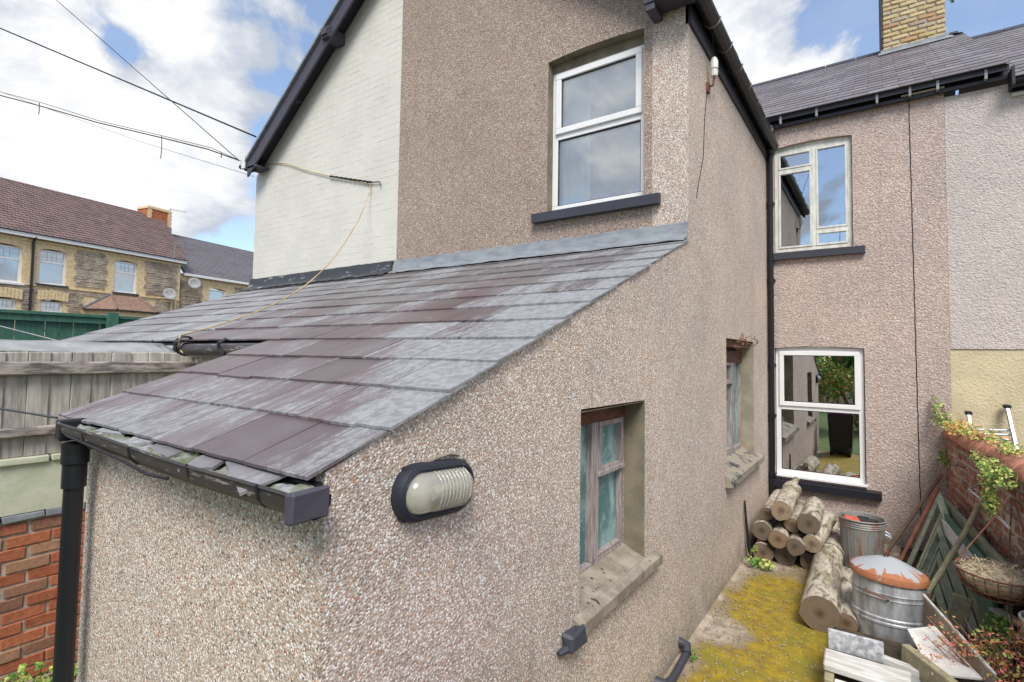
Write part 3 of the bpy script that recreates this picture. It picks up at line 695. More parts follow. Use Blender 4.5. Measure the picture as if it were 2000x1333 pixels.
# cut slate offcuts poking out under the eaves course
for (x,y,rz,wd) in ((-2.15,.775,.25,.16),(-1.93,.765,-.1,.2),(-1.62,.745,.35,.13),(-1.43,.755,-.35,.26),(-2.45,.79,.1,.22)):
    piece('slate_offcut',slate_mesh(wd,.13,M_slateN,2),house,RF.mat(x,(y-.80)/math.cos(al),-.009,rz,-.02))
def strip(mb, xs, prof, amp=.006, f=7):
    n=len(prof); vs=[]
    for i,x in enumerate(xs):
        for j,(y,z) in enumerate(prof):
            e=amp*mnoise.noise((x*f,j*3.1,z)); vs.append((x,y+e,z+e*1.4))
    mb.add(vs,[(i*n+j,i*n+n+j,i*n+n+j+1,i*n+j+1) for i in range(len(xs)-1) for j in range(n-1)])
xs=[XP+.0+i*.045 for i in range(int((AX-XP)/.045)+1)]+[AX+.004]
b=MB(); strip(b,xs,[(BY-.002,3.072),(BY-.022,3.066),(BY-.030,2.985),(BY-.042,2.955),(BY-.11,2.926),(BY-.115,2.915)]); b.build('flashing',M_lead,house,smooth=35)
# eaves gutter, fascia and downpipe of the lean-to
b=MB(); b.box(-2.90,AX-.002,.797,.818,1.655,1.722); b.build('fascia',M_dark,house)
gp=[(.790,1.725),(.788,1.705),(.772,1.690),(.735,1.680),(.690,1.686),(.664,1.705),(.655,1.738),(.646,1.742),(.640,1.735),(.648,1.732),(.655,1.700),(.687,1.678),(.735,1.672),(.776,1.682),(.796,1.702),(.798,1.725)]
GY=Frame((0,.695-.64*.62,0),(1,0,0),(0,.62,0),(0,0,1))
b=MB(GY); xs=[-2.80+i*.095 for i in range(19)]; n=len(gp); vs=[]
for x in xs:
    for (y,z) in gp: vs.append((x,y+.006*math.sin(x*5),z+.004*math.sin(x*4.1)-.020*(x+2.8)/1.8))
b.add(vs,[(i*n+j,i*n+n+j,i*n+n+(j+1)%n,i*n+(j+1)%n) for i in range(len(xs)-1) for j in range(n)])
gut=b.build('gutter',M_gutterbrown,house)
b=MB(GY); zc=-.024
b.cbox(-1.12,-1.09,.634,.80,1.684+zc,1.755+zc,.006,.003); b.build('stop_end',M_barge,gut)
b=MB(GY); b.cbox(-2.83,-2.77,.640,.80,1.665,1.755,.008,.002); b.build('stop_end',M_pipe,gut)
for x in (-2.5,-2.05,-1.62,-1.25):
    b=MB(GY); b.tube([(x,.80,1.70),(x,.775,1.676),(x,.735,1.664),(x,.684,1.67),(x,.648,1.695),(x,.638,1.728)],.006,5); b.build('gutter_bracket',M_cableB,gut)
b=MB(GY); nn=60; vs=[]
for i in range(nn+1):
    x=-2.78+1.65*i/nn
    for j in range(7):
        y=.662+.124*j/6; vs.append((x,y,1.716-.014*(x+2.8)/1.8+.012*(j/6)+.016*mnoise.noise((x*9,y*30,0))+.014*mnoise.noise((x*31,y*60,2))))
b.add(vs,[(i*7+j,i*7+7+j,i*7+8+j,i*7+1+j) for i in range(nn) for j in range(6)]); b.build('gutter_silt',M_debris,gut,smooth=True,kind='stuff')
b=MB(); b.tube([(-2.735,.742,1.64),(-2.735,.742,-.02)],.034,20); dp=b.build('downpipe',M_pipe,house,smooth=40)
b=MB(); b.lathe((-2.735,.742,1.48),[(.037,0),(.042,.0),(.042,.095),(.048,.10),(.048,.13),(.040,.135)],20); b.lathe((-2.735,.742,1.60),[(.03,0),(.046,.0),(.050,.06),(.03,.065)],20); b.build('pipe_socket',M_pipe,dp,smooth=40)
b=MB(GY); b.tube([(-2.86,.70,1.715),(-2.80,.67,1.70),(-2.70,.648,1.70),(-2.4,.645,1.69),(-2.1,.646,1.675),(-1.9,.645,1.66),(-1.75,.648,1.668)],.006,5); b.tube([(-2.86,.70,1.70),(-2.83,.69,1.73),(-2.80,.70,1.70),(-2.84,.70,1.68)],.005,5); b.build('loose_cable',M_cableB,gut)
# short broken gutter over the recessed wall
b=MB(); b.tube([(-3.06,1.735,2.062),(-4.15,1.735,2.055)],.042,16); rg=b.build('recess_gutter',M_gutterbrown,house,smooth=40,label='short black gutter over the recessed wall')
b=MB(); b.box(-4.33,-3.0,1.845,1.865,2.0,2.10); b.build('recess_fascia',M_lead,rg)
b=MB(); b.lathe((0,0,0),[(.0,-.03),(.055,-.03),(.062,-.01),(.062,.03),(.055,.035)],16)
b.v=[(-4.16+z,1.735+x*.85,2.06+y*.85) for x,y,z in b.v]; b.build('stop_end',M_dark,rg,smooth=40)
b=MB(); b.tube([(-3.55,1.73,2.13),(-3.55,1.682,2.10),(-3.55,1.682,2.06),(-3.5,1.70,2.03)],.012,6); b.build('gutter_bracket',M_cableB,rg)

# ---- bargeboard, gutter and roof of the wing
def wing_roof(parent,side,ms):
    sg=1 if side=='r' else -1
    ux=.754/math.hypot(1,.754); L=(2.97 if sg>0 else 3.22)*math.hypot(1,.754)
    d=Vector((sg/math.hypot(1,.754),0,-.754/math.hypot(1,.754))); nrm=Vector((sg*.754/math.hypot(1,.754),0,1/math.hypot(1,.754)))
    # U runs into depth (or back) so that V points up the slope
    F=Frame(Vector((RX_,BY-.20,RZ_+.03))+d*L, (0,sg,0), -d, nrm)
    if sg<0: F=Frame(Vector((RX_,CY,RZ_+.03))+d*L,(0,-1,0),-d,nrm)
    return F,L
for side,parent_ in (('r',house),):
    F,L=wing_roof(parent_,side,None)
    ln=CY-BY+.2
    it=slates(F,range(0,16),lambda k:0.0,lambda k:ln-.005,.262,.31,M_slateR,seed=21)
    pieces('wing_slate',parent_,it)
    b=MB(F); b.box(.03,ln-.03,.02,L-.03,-.06,-.004); b.build('wing_roof_deck',M_dark,parent_)
b=MB()
s2=.754
def barge(b,sg,y0,y1,zt,depth):
    # board in the plane of the gable, from ridge down to the eave
    W_=2.93 if sg>0 else 3.18
    xe=RX_+sg*W_; zr_=RZ_+.03
    P=[(RX_,zr_+zt),(xe,zr_+zt-s2*W_),(xe,zr_+zt-s2*W_-depth),(RX_,zr_+zt-depth)]
    b.add([(p[0],y0,p[1]) for p in P]+[(p[0],y1,p[1]) for p in P],[(0,1,2,3),(7,6,5,4),(0,4,5,1),(1,5,6,2),(2,6,7,3),(3,7,4,0)])
barge(b,1,BY-.20,BY-.175,-.02,.20)
b.box(-1.43,-1.03,BY-.20,BY-.002,4.745,4.765); b.box(-1.43,-1.41,BY-.20,BY-.002,4.766,4.90); b.box(-1.40,-1.03,BY-.205,BY-.18,4.766,4.88); b.box(-1.42,-1.35,BY-.19,BY-.004,4.69,4.744)
b.build('bargeboard',M_barge,house)
b=MB(); b.add([(RX_,BY-.175,RZ_-.01),(-1.2,BY-.175,RZ_-.01-s2*2.82),(-1.2,BY+.01,RZ_-.01-s2*2.82),(RX_,BY+.01,RZ_-.01)],[(0,1,2,3)]); b.build('soffit',M_barge,house)
b=MB(); b.box(AX-.02,AX+.02,BY+.0,CY-.01,4.60,4.80); b.box(AX-.02,AX+.05,BY,CY-.01,4.805,4.83); b.build('wing_fascia',M_dark,house)
def halfgutter(mb,p,q,r,wdir):
    p,q=Vector(p),Vector(q); wd=Vector(wdir); n=10; vs=[]
    for P in (p,q):
        for rr_ in (r,r-.006):
            for i in range(n+1):
                th=math.pi*i/n; vs.append(tuple(P+wd*math.cos(th)*rr_+Vector((0,0,-1))*math.sin(th)*rr_))
    m_=n+1; fs=[]
    for i in range(n): fs+= [(i,i+1,2*m_+i+1,2*m_+i),(m_+i,3*m_+i,3*m_+i+1,m_+i+1)]
    fs+=[(0,2*m_,3*m_,m_),(n,m_+n,3*m_+n,2*m_+n)]+[(i,m_+i,m_+i+1,i+1) for i in range(n)]+[(2*m_+i,2*m_+i+1,3*m_+i+1,3*m_+i) for i in range(n)]
    mb.add(vs,fs)
b=MB(); halfgutter(b,(AX+.085,BY-.2,4.80),(AX+.085,CY-.03,4.77),.062,(1,0,0)); wg=b.build('wing_gutter',M_pipe,house,smooth=40)
for i in range(9):
    y=BY-.05+i*.41; b=MB()
    b.tube([(AX+.085+.066*math.cos(math.pi*k/8),y,4.80-.006*i/9-.066*math.sin(math.pi*k/8)) for k in range(9)],.008,5); b.build('gutter_bracket',M_lead,wg)
# ---- corner downpipe
b=MB(); b.tube([(-1.07,CY-.06,4.76),(-1.108,CY-.055,4.6),(-1.108,CY-.055,.0)],.034,16); dp=b.build('downpipe',M_pipe,house,smooth=40)
b=MB(); b.tube([(-1.10,CY-.06,5.02),(-1.10,CY-.06,4.66)],.05,16); b.build('pipe_hopper',M_sill,dp,smooth=40)
for z in (4.0,3.02,1.95,1.32,.6):
    b=MB(); b.lathe((-1.108,CY-.055,z),[(.034,0),(.042,0),(.042,.05),(.034,.05)],16); b.box(-1.15,-1.06,CY-.03,CY-.003,z+.01,z+.04); b.build('pipe_clip',M_pipe,dp)

# ---- main roof, eaves, chimney
be=math.atan(.623)
def main_roof(parent,x0,x1,zoff,seed,name):
    F=Frame((0,CY-.16,5.10+zoff),(1,0,0),(0,math.cos(be),math.sin(be)),(0,-math.sin(be),math.cos(be)))
    it=slates(F,range(0,19),lambda k:x0,lambda k:x1,.215,.30,M_slateR,seed=seed,jit=.7,ln=.27)
    pieces(name,parent,it,limit=280)
    b=MB(F); b.box(x0+.02,x1-.02,.02,4.08,-.06,-.003); b.build('roof_deck',M_dark,parent)
    G=Frame((0,CY-.16+2*3.46,5.10+zoff),(-1,0,0),(0,-math.cos(be),math.sin(be)),(0,math.sin(be),math.cos(be)))
    b=MB(G); b.box(-x1,-x0,0,4.06,-.06,-.003); b.build('far_roof_slope',M_slateR,parent)
    b=MB(); yr=CY-.16+3.46; zr=5.10+zoff+.623*3.46
    x=x0
    while x<x1-.1:
        b.add([(x,yr-.13,zr-.055),(x,yr-.03,zr+.03),(x,yr+.03,zr+.03),(x,yr+.13,zr-.055),(x+.435,yr-.13,zr-.055),(x+.435,yr-.03,zr+.03),(x+.435,yr+.03,zr+.03),(x+.435,yr+.13,zr-.055)],[(0,4,5,1),(1,5,6,2),(2,6,7,3),(0,1,2,3),(4,7,6,5)]); x+=.45
    b.build('ridge_tiles',M_sill,parent)
main_roof(house,-4.3,1.13,0,31,'main_slate')
b=MB(); b.box(-1.1,1.14,CY-.03,CY-.002,5.02,5.145); b.build('rear_fascia',M_dark,house)
b=MB(); b.box(-1.04,1.12,CY-.075,CY-.035,4.985,5.02); b.box(-1.0,1.13,CY-.13,CY-.115,5.05,5.11); eb=b.build('rear_gutter',M_dark,house)
for x in (-.97,-.58,.02,.32,.56,.95):
    b=MB(); b.box(x-.012,x+.012,CY-.135,CY-.032,5.0,5.03); b.box(x-.012,x+.012,CY-.137,CY-.131,5.0,5.11); b.build('gutter_bracket',M_lead,eb)
b=MB(); b.cbox(.24,.62,CY-.10,CY-.04,5.022,5.040,.005); b.build('loose_batten',M_mossywood,eb)
# chimney
CHX0,CHX1,CHY0,CHY1=.12,.925,CY+2.98,CY+3.75
b=MB(); b.box(CHX0+.012,CHX1-.012,CHY0+.012,CHY1-.012,6.6,8.9); ch=b.build('chimney',M_mortarY,house)
def brick_mesh(l,h,d,m,var,c=.006,j=.002,cache={}):
    key=(round(l,3),round(h,3),round(d,3),m.name,var,round(c,4))
    if key not in cache:
        rr=random.Random(var*17+3); b=MB(); b.cbox(-l/2,l/2,-h/2,h/2,-d,0,c,j,rr); cache[key]=b.mesh('brick',m)
    return cache[key]
def brickwork(fr,u0,u1,v0,v1,L_,H_,J_,m,proud=.004,depth=.03,seed=1,jit=1.0,inside=None,hdr=0,c=.006,cj=.002,bond=None):
    rr=random.Random(seed); out=[]; v=v0; row=0
    while v+H_<=v1+.001:
        u=u0-(0 if row%2==0 else (L_+J_)/2); k=0
        isheader = hdr and row%hdr==hdr-1
        bl=(L_-J_)/2 if isheader else L_
        if isheader: u=u0-(bl+J_)/2
        while u<u1-.01:
            a=max(u,u0); e=min(u+bl,u1)
            if e-a>.03 and (inside is None or inside(a,e,v,v+H_)):
                ln=round(e-a,2); 
                M=fr.mat((a+e)/2+rr.uniform(-.002,.002)*jit,v+H_/2+rr.uniform(-.002,.002)*jit,proud+rr.uniform(-.003,.003)*jit,rr.uniform(-.008,.008)*jit,rr.uniform(-.02,.02)*jit,rr.uniform(-.02,.02)*jit)
                out.append((brick_mesh(ln,H_,depth,m,rr.randrange(5),c,cj),M))
            u+=bl+J_
        v+=H_+J_; row+=1
    return out
Fc=Frame((0,CHY0,0),(1,0,0),(0,0,1),(0,-1,0)); Fs=Frame((CHX0,CHY1,0),(0,-1,0),(0,0,1),(-1,0,0))
it=brickwork(Fc,CHX0,CHX1,7.03,8.75,.215,.062,.013,M_buff,.002,.03,5,1.5,c=.012,cj=.004)+brickwork(Fs,0,CHY1-CHY0-.02,7.03,8.75,.215,.062,.013,M_buff,.002,.03,6,1.5,c=.012,cj=.004)
pieces('brick',ch,it)
b=MB(); b.box(CHX0-.03,CHX1+.03,CHY0-.022,CHY0-.008,7.03,7.13); 
b.add([(CHX0-.06,CHY0-.002,7.10),(CHX1+.06,CHY0-.002,7.10),(CHX1+.08,CHY0-.17,6.985),(CHX0-.06,CHY0-.17,6.985)],[(0,1,2,3)])
b.add([(CHX1+.002,CHY0-.01,7.12),(CHX1+.002,CHY1-.3,7.36),(CHX1+.22,CHY1-.3,7.30),(CHX1+.20,CHY0-.01,7.09)],[(0,1,2,3)]); b.build('chimney_flashing',M_lead,ch)
b=MB(); b.box(CHX0-.045,CHX0-.01,CHY0+.0,CHY0+.10,7.1,8.9); b.build('chimney_side_board',M_dark,ch)

# ================================================================ LEFT NEIGHBOUR (white gable)
nb=thing('white_gabled_house',(-5.8,5.4,0),'neighbouring house with a cream painted brick gable and grey slate lean-to','house')
b=MB(FB); wall(b,[XL,XP-.002],lambda u:gz(u)+.0,[],.28,2.0); b.v=[(x,y+.006,z) for x,y,z in b.v]; b.build('gable_wall',M_white_brick,nb)
b=MB(); b.box(XL,XL+.25,BY+.29,CY,0,4.5); b.build('outer_wall',M_white_brick,nb)
it=brickwork(FB,XL,XP-.004,2.93,6.9,.223,.0695,.0045,M_white_brick,-.0050,.02,12,.22,inside=lambda a,e,v,v2:v2<min(gz(a),gz(e))-.01,hdr=0,c=.0015,cj=.0008)
pieces('brick',nb,it)
it=slates(RF,range(4,12),lambda k:-7.32,lambda k:XP-.004,GS,.305,M_slateN,lift=-.004,seed=44,jit=1.3)+slates(RF,[12],lambda k:-7.32,lambda k:XP-.004,GS,.305,M_slateN,seed=9,ln=.13)
pieces('slate',nb,it)
b=MB(RF); b.box(-7.27,XP-.01,1.072,3.30,-.045,-.013); b.build('roof_deck',M_dark,nb)
xs=[XL+.0+i*.045 for i in range(int((XP-XL)/.045)+1)]
b=MB(); strip(b,xs,[(BY-.004,3.075),(BY-.03,3.068),(BY-.04,3.01),(BY-.05,2.965),(BY-.065,2.95),(BY-.14,2.918),(BY-.15,2.905)],.012,9); b.build('flashing',M_leadD,nb,smooth=35)
b=MB(Frame((0,1.87,0),(1,0,0),(0,0,1),(0,-1,0))); wall(b,[-7.2,-4.42],const(2.10),[],.2); b.build('lean_to_wall',M_white_brick,nb)
b=MB(Frame((-7.2,0,0),(0,-1,0),(0,0,1),(-1,0,0))); wall(b,[-BY,-1.87],lambda u:roofz(-u)-.03,[],.2); b.build('lean_to_end_wall',M_white_brick,nb)
b=MB(); halfgutter(b,(-4.45,1.735,2.10),(-5.15,1.735,2.075),.055,(0,-1,0)); b.box(-5.2,-4.42,1.845,1.868,2.0,2.09); g=b.build('broken_gutter',M_felt,nb)
b=MB(); b.tube([(-4.62,1.70,2.12),(-4.66,1.66,2.05),(-4.58,1.65,2.035),(-4.45,1.66,2.035)],.012,6); b.build('gutter_bracket',M_cableB,g)
F,L=wing_roof(nb,'l',None)
it=slates(F,range(0,16),lambda k:0.0,lambda k:CY-BY+.2,.262,.31,M_slateR,seed=23); pieces('wing_slate',nb,it)
b=MB(F); b.box(.03,CY-BY+.18,.02,L-.03,-.05,-.004); b.build('wing_roof_deck',M_dark,nb)
b=MB(); barge(b,-1,BY-.20,BY-.175,-.02,.20); 
b.box(-7.24,-6.98,BY-.2,BY-.005,4.60,4.625); b.box(-7.24,-7.215,BY-.2,BY-.005,4.626,4.75); b.box(-7.212,-7.0,BY-.203,BY-.178,4.626,4.72)
b.build('bargeboard',M_barge,nb)
b=MB(); b.add([(RX_,BY-.175,RZ_-.01),(-7.2,BY-.175,RZ_-.01-s2*3.18),(-7.2,BY+.01,RZ_-.01-s2*3.18),(RX_,BY+.01,RZ_-.01)],[(0,1,2,3)]); b.build('soffit',M_barge,nb)
b=MB(); b.beam((RX_,BY-.212,RZ_+.045),(-7.22,BY-.212,RZ_+.045-s2*3.2),.03,.045,(0,-1,0)); b.build('verge_strip',M_lead,nb)
zp=gz(-5.42); b=MB(); b.box(-5.50,-5.36,BY-.24,BY-.002,zp-.16,zp-.03); b.box(-5.485,-5.375,BY-.26,BY-.24,zp-.13,zp-.05); b.build('purlin_end',M_barge,nb)
b=MB(); b.tube([(-7.26,BY-.16,4.66),(-7.44,BY-.17,4.68)],.032,10); b.tube([(-7.30,BY-.18,4.62),(-7.20,BY-.15,4.58),(-7.1,BY-.12,4.59)],.022,8); b.build('gutter_end',M_sill,nb,smooth=40)
# main roof continuing behind
b=MB(); b.box(XL,XP,CY,CY+.25,0,5.0); b.build('rear_wall',M_white_brick,nb)

# ================================================================ RIGHT NEIGHBOUR
rn=thing('pale_roughcast_house',(2.5,7.5,0),'pale pinkish roughcast house with a cream lower wall beyond the brick wall','house')
b=MB(FC); wall(b,[.622,5.0],const(4.95),[],.28,2.19); b.build('upper_wall',M_pebN,rn)
b=MB(Frame((0,CY+.012,0),(1,0,0),(0,0,1),(0,-1,0))); wall(b,[.622,5.0],const(2.188),[],.26); b.build('lower_wall',M_cream,rn)
def rroof():
    main_roof(rn,1.16,5.0,-.16,77,'main_slate')
rroof()
b=MB(); halfgutter(b,(1.13,CY-.12,4.92),(4.8,CY-.12,4.94),.065,(0,-1,0)); b.box(1.16,4.9,CY-.04,CY-.002,4.84,4.99); b.build('gutter',M_pipe,rn,smooth=40)
b=MB(); b.box(1.16,4.9,CY-.03,CY-.003,4.80,4.838); b.build('eaves_board',M_oldwhite,rn)
b=MB(); b.box(1.135,1.16,CY-.2,CY+.0,4.86,5.05); b.build('verge_end',M_dark,rn)
# ================================================================ WALLS AND FENCES
# left boundary between the two yards
lw=thing('party_garden_wall',(XP,.6,0),'orange brick garden wall with a pale rendered band, under the wooden fence','wall')
FL=Frame((XP,0,0),(0,1,0),(0,0,1),(1,0,0))
b=MB(FL); b.box(-.6,1.868,0,1.0,-.2,-.008); b.build('mortar_core',M_mortar,lw)
it=brickwork(FL,-.6,1.868,.004,.985,.215,.066,.0095,M_brickL,.002,.03,61,1.6,c=.006,cj=.003); pieces('brick',lw,it)
b=MB(FL); 
for i in range(24):
    u=-.6+i*.103; e=.004*mnoise.noise((u*8,0,0)); b.add([(u,1.035,.012+e),(u+.103,1.035,.012+e),(u+.103,1.335,.008),(u,1.335,.008),(u,1.035,-.1),(u+.103,1.035,-.1),(u+.103,1.335,-.1),(u,1.335,-.1)],[(0,1,2,3),(4,7,6,5),(0,4,5,1),(3,2,6,7)])
b.build('render_band',M_pale_render,lw)
b=MB(FL); 
for i in range(9): b.cbox(-.6+i*.275,-.6+i*.275+.265,1.336,1.375,-.1,.030,.006,.003)
b.build('coping_ledge',M_pale_render,lw)
b=MB(FL)
for i in range(12): b.cbox(-.6+i*.205,-.6+i*.205+.198,.99,1.033,-.1,.022+R.uniform(-.008,.01),.005,.004)
b.build('slate_course',M_lead,lw)
fence=thing('wooden_fence',(XP,.6,1.38),'weathered silver-grey board fence standing on the brick garden wall','fence')
u=-.55; i=0
while u<1.84:
    wd=R.uniform(.098,.112); b=MB(FL); o=.004 if i%2 else .014
    b.cbox(u,min(u+wd+.002,1.862),1.379,2.028+R.uniform(-.006,.004),o-.012,o,.004,.0025); b.build('board',M_fence,fence)
    u+=wd; i+=1
for (z0,z1) in ((1.885,1.965),(1.505,1.565)):
    for (a,e) in ((-.55,.62),(.622,1.86)):
        b=MB(FL); b.cbox(a,e,z0,z1,.0185,.060,.008,.003); b.build('rail',M_fencerail,fence)
b=MB(); nx=30; vs=[]
for i in range(nx+1):
    y=.3+1.45*i/nx
    for j in range(4): vs.append((-4.335-.085*j,y,2.036+.022*j+.010*mnoise.noise((y*4,j*.7,0))-(.006 if j==0 else 0)))
b.add(vs,[(4*i+j,4*i+4+j,4*i+5+j,4*i+1+j) for i in range(nx) for j in range(3)])
o=b.build('roofing_felt_strip',M_felt,None,smooth=True,label='crumpled pale grey felt strip lying along the wooden fence top',category='roofing felt')
md=o.modifiers.new('thick','SOLIDIFY'); md.thickness=.008

gf=thing('green_fence',(-9,2.5,0),'dark green painted board fence beyond the slate lean-to','fence')
FG=Frame((-9,0,0),(0,1,0),(0,0,1),(1,0,0))
y=-1.5
while y<8:
    b=MB(FG); b.box(y,y+.143,.0,2.47,-.02,-.002-.006*(int(y*7)%2)); b.build('board',M_greenpaint,gf); y+=.148
for z in (2.40,2.05,.6):
    b=MB(FG); b.box(-1.5,8,z,z+.08 if z<2.3 else 2.485,.0,.045); b.build('rail',M_greenpaint,gf)
b=MB(FG); b.box(-1.5,8,2.486,2.525,-.05,.07); b.build('capping',M_greenpaint,gf)
for y in (.1,2.75,5.3):
    b=MB(FG); b.box(y-.06,y+.06,0,2.56,.046,.14); b.build('post',M_greenpaint,gf)

# right garden wall
rw=thing('brick_garden_wall',(.75,5,0),'old red brick garden wall with rounded terracotta coping on the right of the yard','wall')
dv=Vector((.085,-1,0)).normalized(); FR=Frame((.56,CY-.004,0),dv,(0,0,1),(dv.y,-dv.x,0))
b=MB(FR); b.box(0,5.5,0,1.27,-.22,-.010); b.build('mortar_core',M_mortar,rw)
it=brickwork(FR,.002,5.5,.01,1.268,.208,.057,.022,M_brickR,-.001,.03,71,3.0,hdr=4,c=.008,cj=.005,inside=lambda a,e,v,v2: not (2.0<a<2.22 and .80<v<.95)); pieces('brick',rw,it)
u=.0; k=0
while u<5.4:
    ln=.225; b=MB(FR); n=9; vs=[]; rr_=.135+R.uniform(-.004,.004)
    lift=R.uniform(-.004,.004)
    for (uu,sc_) in ((u,.93),(u+.012,1),(u+ln-.012,1),(u+ln,.93)):
        for j in range(n+1):
            th=math.pi*j/n; vs.append((uu,1.275+lift+math.sin(th)*rr_*sc_*.85,-.11+math.cos(th)*rr_*1.02*sc_))
    m_=n+1
    b.add(vs,[(i*m_+j,i*m_+j+1,(i+1)*m_+j+1,(i+1)*m_+j) for i in range(3) for j in range(n)]+[tuple(range(m_)),tuple(3*m_+j for j in range(m_))[::-1]]+[(i*m_,(i+1)*m_,(i+1)*m_+n,i*m_+n) for i in range(3)])
    b.build('coping_tile',M_coping,rw,smooth=35); u+=ln+.006; k+=1

# ================================================================ TERRACE ACROSS THE LANE
S=1.35; an=rad(12.3); cc=-19.2
Ud=Vector((-math.sin(an),math.cos(an),0)); Wn=Vector((math.cos(an),math.sin(an),0))
T0=Wn*cc*S+Vector((0,0,CAMZ*(1-S)))
FT=Frame(T0,Ud*S,(0,0,S),Wn*S)
t1=thing('yellow_brick_terrace_house',FT.pt(9,1,0)*1.0,'two-storey terrace with yellow brick dressings, stone panels and brown tiled roof across the lane','house')
gz0=CAMZ-(CAMZ)/S
wins=[(7.55,8.36,3.93,5.02),(8.76,9.46,3.98,5.06),(10.84,11.56,3.97,5.08)]
holes=[(a,b_,c,arch(a,b_,d_-.06,.06)) for a,b_,c,d_ in wins]+[(7.72,8.28,2.4,arch(7.72,8.28,3.42,.06)),(8.85,9.42,2.4,arch(8.85,9.42,3.46,.06))]
b=MB(FT); wall(b,[2,13.1],const(5.38),holes,.25,gz0); b.build('wall',M_buffF,t1)
# rubble stone panels
def stones(a,e,z0,z1,parent,m,seed):
    rr=random.Random(seed); b=MB(FT); v=z0; r_=0
    while v<z1-.03:
        h=rr.choice([.045,.06,.08]); h=min(h,z1-v); u=a+(.0 if (int((v-z0)/.16)%2) else .05); ue=e-(.0 if (int((v-z0)/.16)%2) else .05)
        while u<ue-.02:
            l=min(rr.uniform(.12,.34),ue-u); b.cbox(u,u+l-.008,v,v+h-.008,.001,.022+rr.uniform(0,.018),.006,.003,rr); u+=l
        v+=h
    b.build('stone_panel',m,parent,kind='stuff')
for i,(a,e,z0,z1) in enumerate([(9.66,10.60,4.02,5.2),(11.80,13.0,4.0,5.2),(5.0,7.3,4.0,5.2)]): stones(a,e,z0,z1,t1,M_stoneF2 if i==0 else M_stoneF,i)
for i,(a,e,z0,z1) in enumerate([(9.5,9.95,3.2,3.88),(12.2,13.05,3.1,3.9),(8.34,8.75,3.2,3.84),(7.55,8.5,3.66,3.86),(9.0,10.7,3.74,3.88)]): stones(a,e,z0,z1,t1,M_stoneF,10+i)
b=MB(FT); b.box(2,13.1,3.89,3.93,.0,.05); b.box(2,13.1,5.2,5.26,.001,.03); b.build('string_course',M_buffF,t1)
for (a,e,z) in ((7.6,8.4,3.42),(8.75,9.55,3.46)):
    b=MB(FT); 
    for k in range(9):
        u0=a+(e-a)*k/9; b.cbox(u0,u0+(e-a)/9-.01,z+.02+.04*math.sin(math.pi*(k+.5)/9),z+.30+.04*math.sin(math.pi*(k+.5)/9),.042,.058,.004)
    b.build('arch_lintel',M_buffF,t1)
for (a,e,c,d_) in wins+[(7.72,8.28,2.6,3.48),(8.85,9.42,2.6,3.5)]:
    f=MB(FT); bars(f,a,e,c,d_-.04,.05,-.11,-.05); mid=c+(d_-c)*.63; f.box(a+.05,e-.05,mid-.025,mid+.025,-.11,-.045); wn=f.build('window',M_upvc,t1)
    g=MB(FT); g.box(a+.05,e-.05,c+.05,mid-.025,-.09,-.08); g.build('pane',M_glass,wn)
    g=MB(FT); g.box(a+.05,e-.05,mid+.025,d_-.09,-.09,-.08); g.build('pane',M_glass,wn)
    g=MB(FT)
    for q in (.33,.5,.67): g.box(a+(e-a)*q-.0015,a+(e-a)*q+.0015,mid+.026,d_-.09,-.079,-.074)
    g.box(a+.05,e-.05,(mid+d_-.09)/2-.0015,(mid+d_-.09)/2+.0015,-.073,-.069); g.build('leading',M_lead,wn)
    curtain(FT,wn,a+.03,e-.03,c+.03,mid+.02,-.2)
    room(FT,wn,a,e,c,d_,-.13,-.8)
    b=MB(FT); b.cbox(a-.06,e+.06,c-.07,c-.001,-.05,.07,.006); b.build('sill',M_upvc if a<8 else M_sill,wn)
def far_roof(a,e,zE,zR,run,parent,m,tw,gauge,name,shear=0):
    th=math.atan2(zR-zE,run); V=Vector((0,0,1))*math.sin(th)*S-Wn*math.cos(th)*S; W=Wn*math.sin(th)*S+Vector((0,0,1))*math.cos(th)*S
    L=math.hypot(zR-zE,run); F=Frame(FT.pt(0,zE,.14),Ud*S,V+Ud*S*(shear/L),W)
    b=MB(F); k=0; v=0
    while v<L-.02:
        u=a-(tw/2 if k%2 else 0)
        while u<e-.01:
            uu0=max(u,a); uu1=min(u+tw-.006,e)
            h=R.uniform(-.002,.002)
            if uu1-uu0>.02: b.add([(uu0,v,.03+h),(uu1,v,.022+h),(uu1,v+gauge*1.05,.004),(uu0,v+gauge*1.05,.010),(uu0,v,.0),(uu1,v,.0)],[(0,1,2,3),(0,4,5,1)])
            u+=tw
        v+=gauge; k+=1
    b.build(name,m,parent,kind='stuff'); b=MB(F); b.box(a,e,0,L,-.08,-.0); b.build('roof_deck',M_dark,parent)
    b=MB(F); u=a
    while u<e-.05: b.tube([(u,L,-.02),(u+.29,L,-.02)],.06,8); u+=.3
    b.build('ridge_tiles',m,parent)
    return F,L
FT1,L1=far_roof(2.0,13.25,5.42,7.72,3.6,t1,M_tile,.18,.19,'roof_tiles',1.35)
b=MB(FT); b.box(2,13.22,5.30,5.41,.10,.17); b.build('gutter',M_upvc,t1)
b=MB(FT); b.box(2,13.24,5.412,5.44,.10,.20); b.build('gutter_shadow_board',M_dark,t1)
b=MB(FT); b.tube([(8.58,5.34,.16),(8.58,5.2,.05),(8.58,1.5,.05)],.035,8); b.build('downpipe',M_dark,t1)
b=MB(Frame(FT.pt(13.1,0,0),-Wn*S,(0,0,S),Ud*S)); b.add([(0,gz0,0),(7.2,gz0,0),(7.2,5.4,0),(3.6,7.68,1.3),(0,5.4,0)],[(0,1,2,3,4)]); b.build('gable_end',M_buffF,t1)
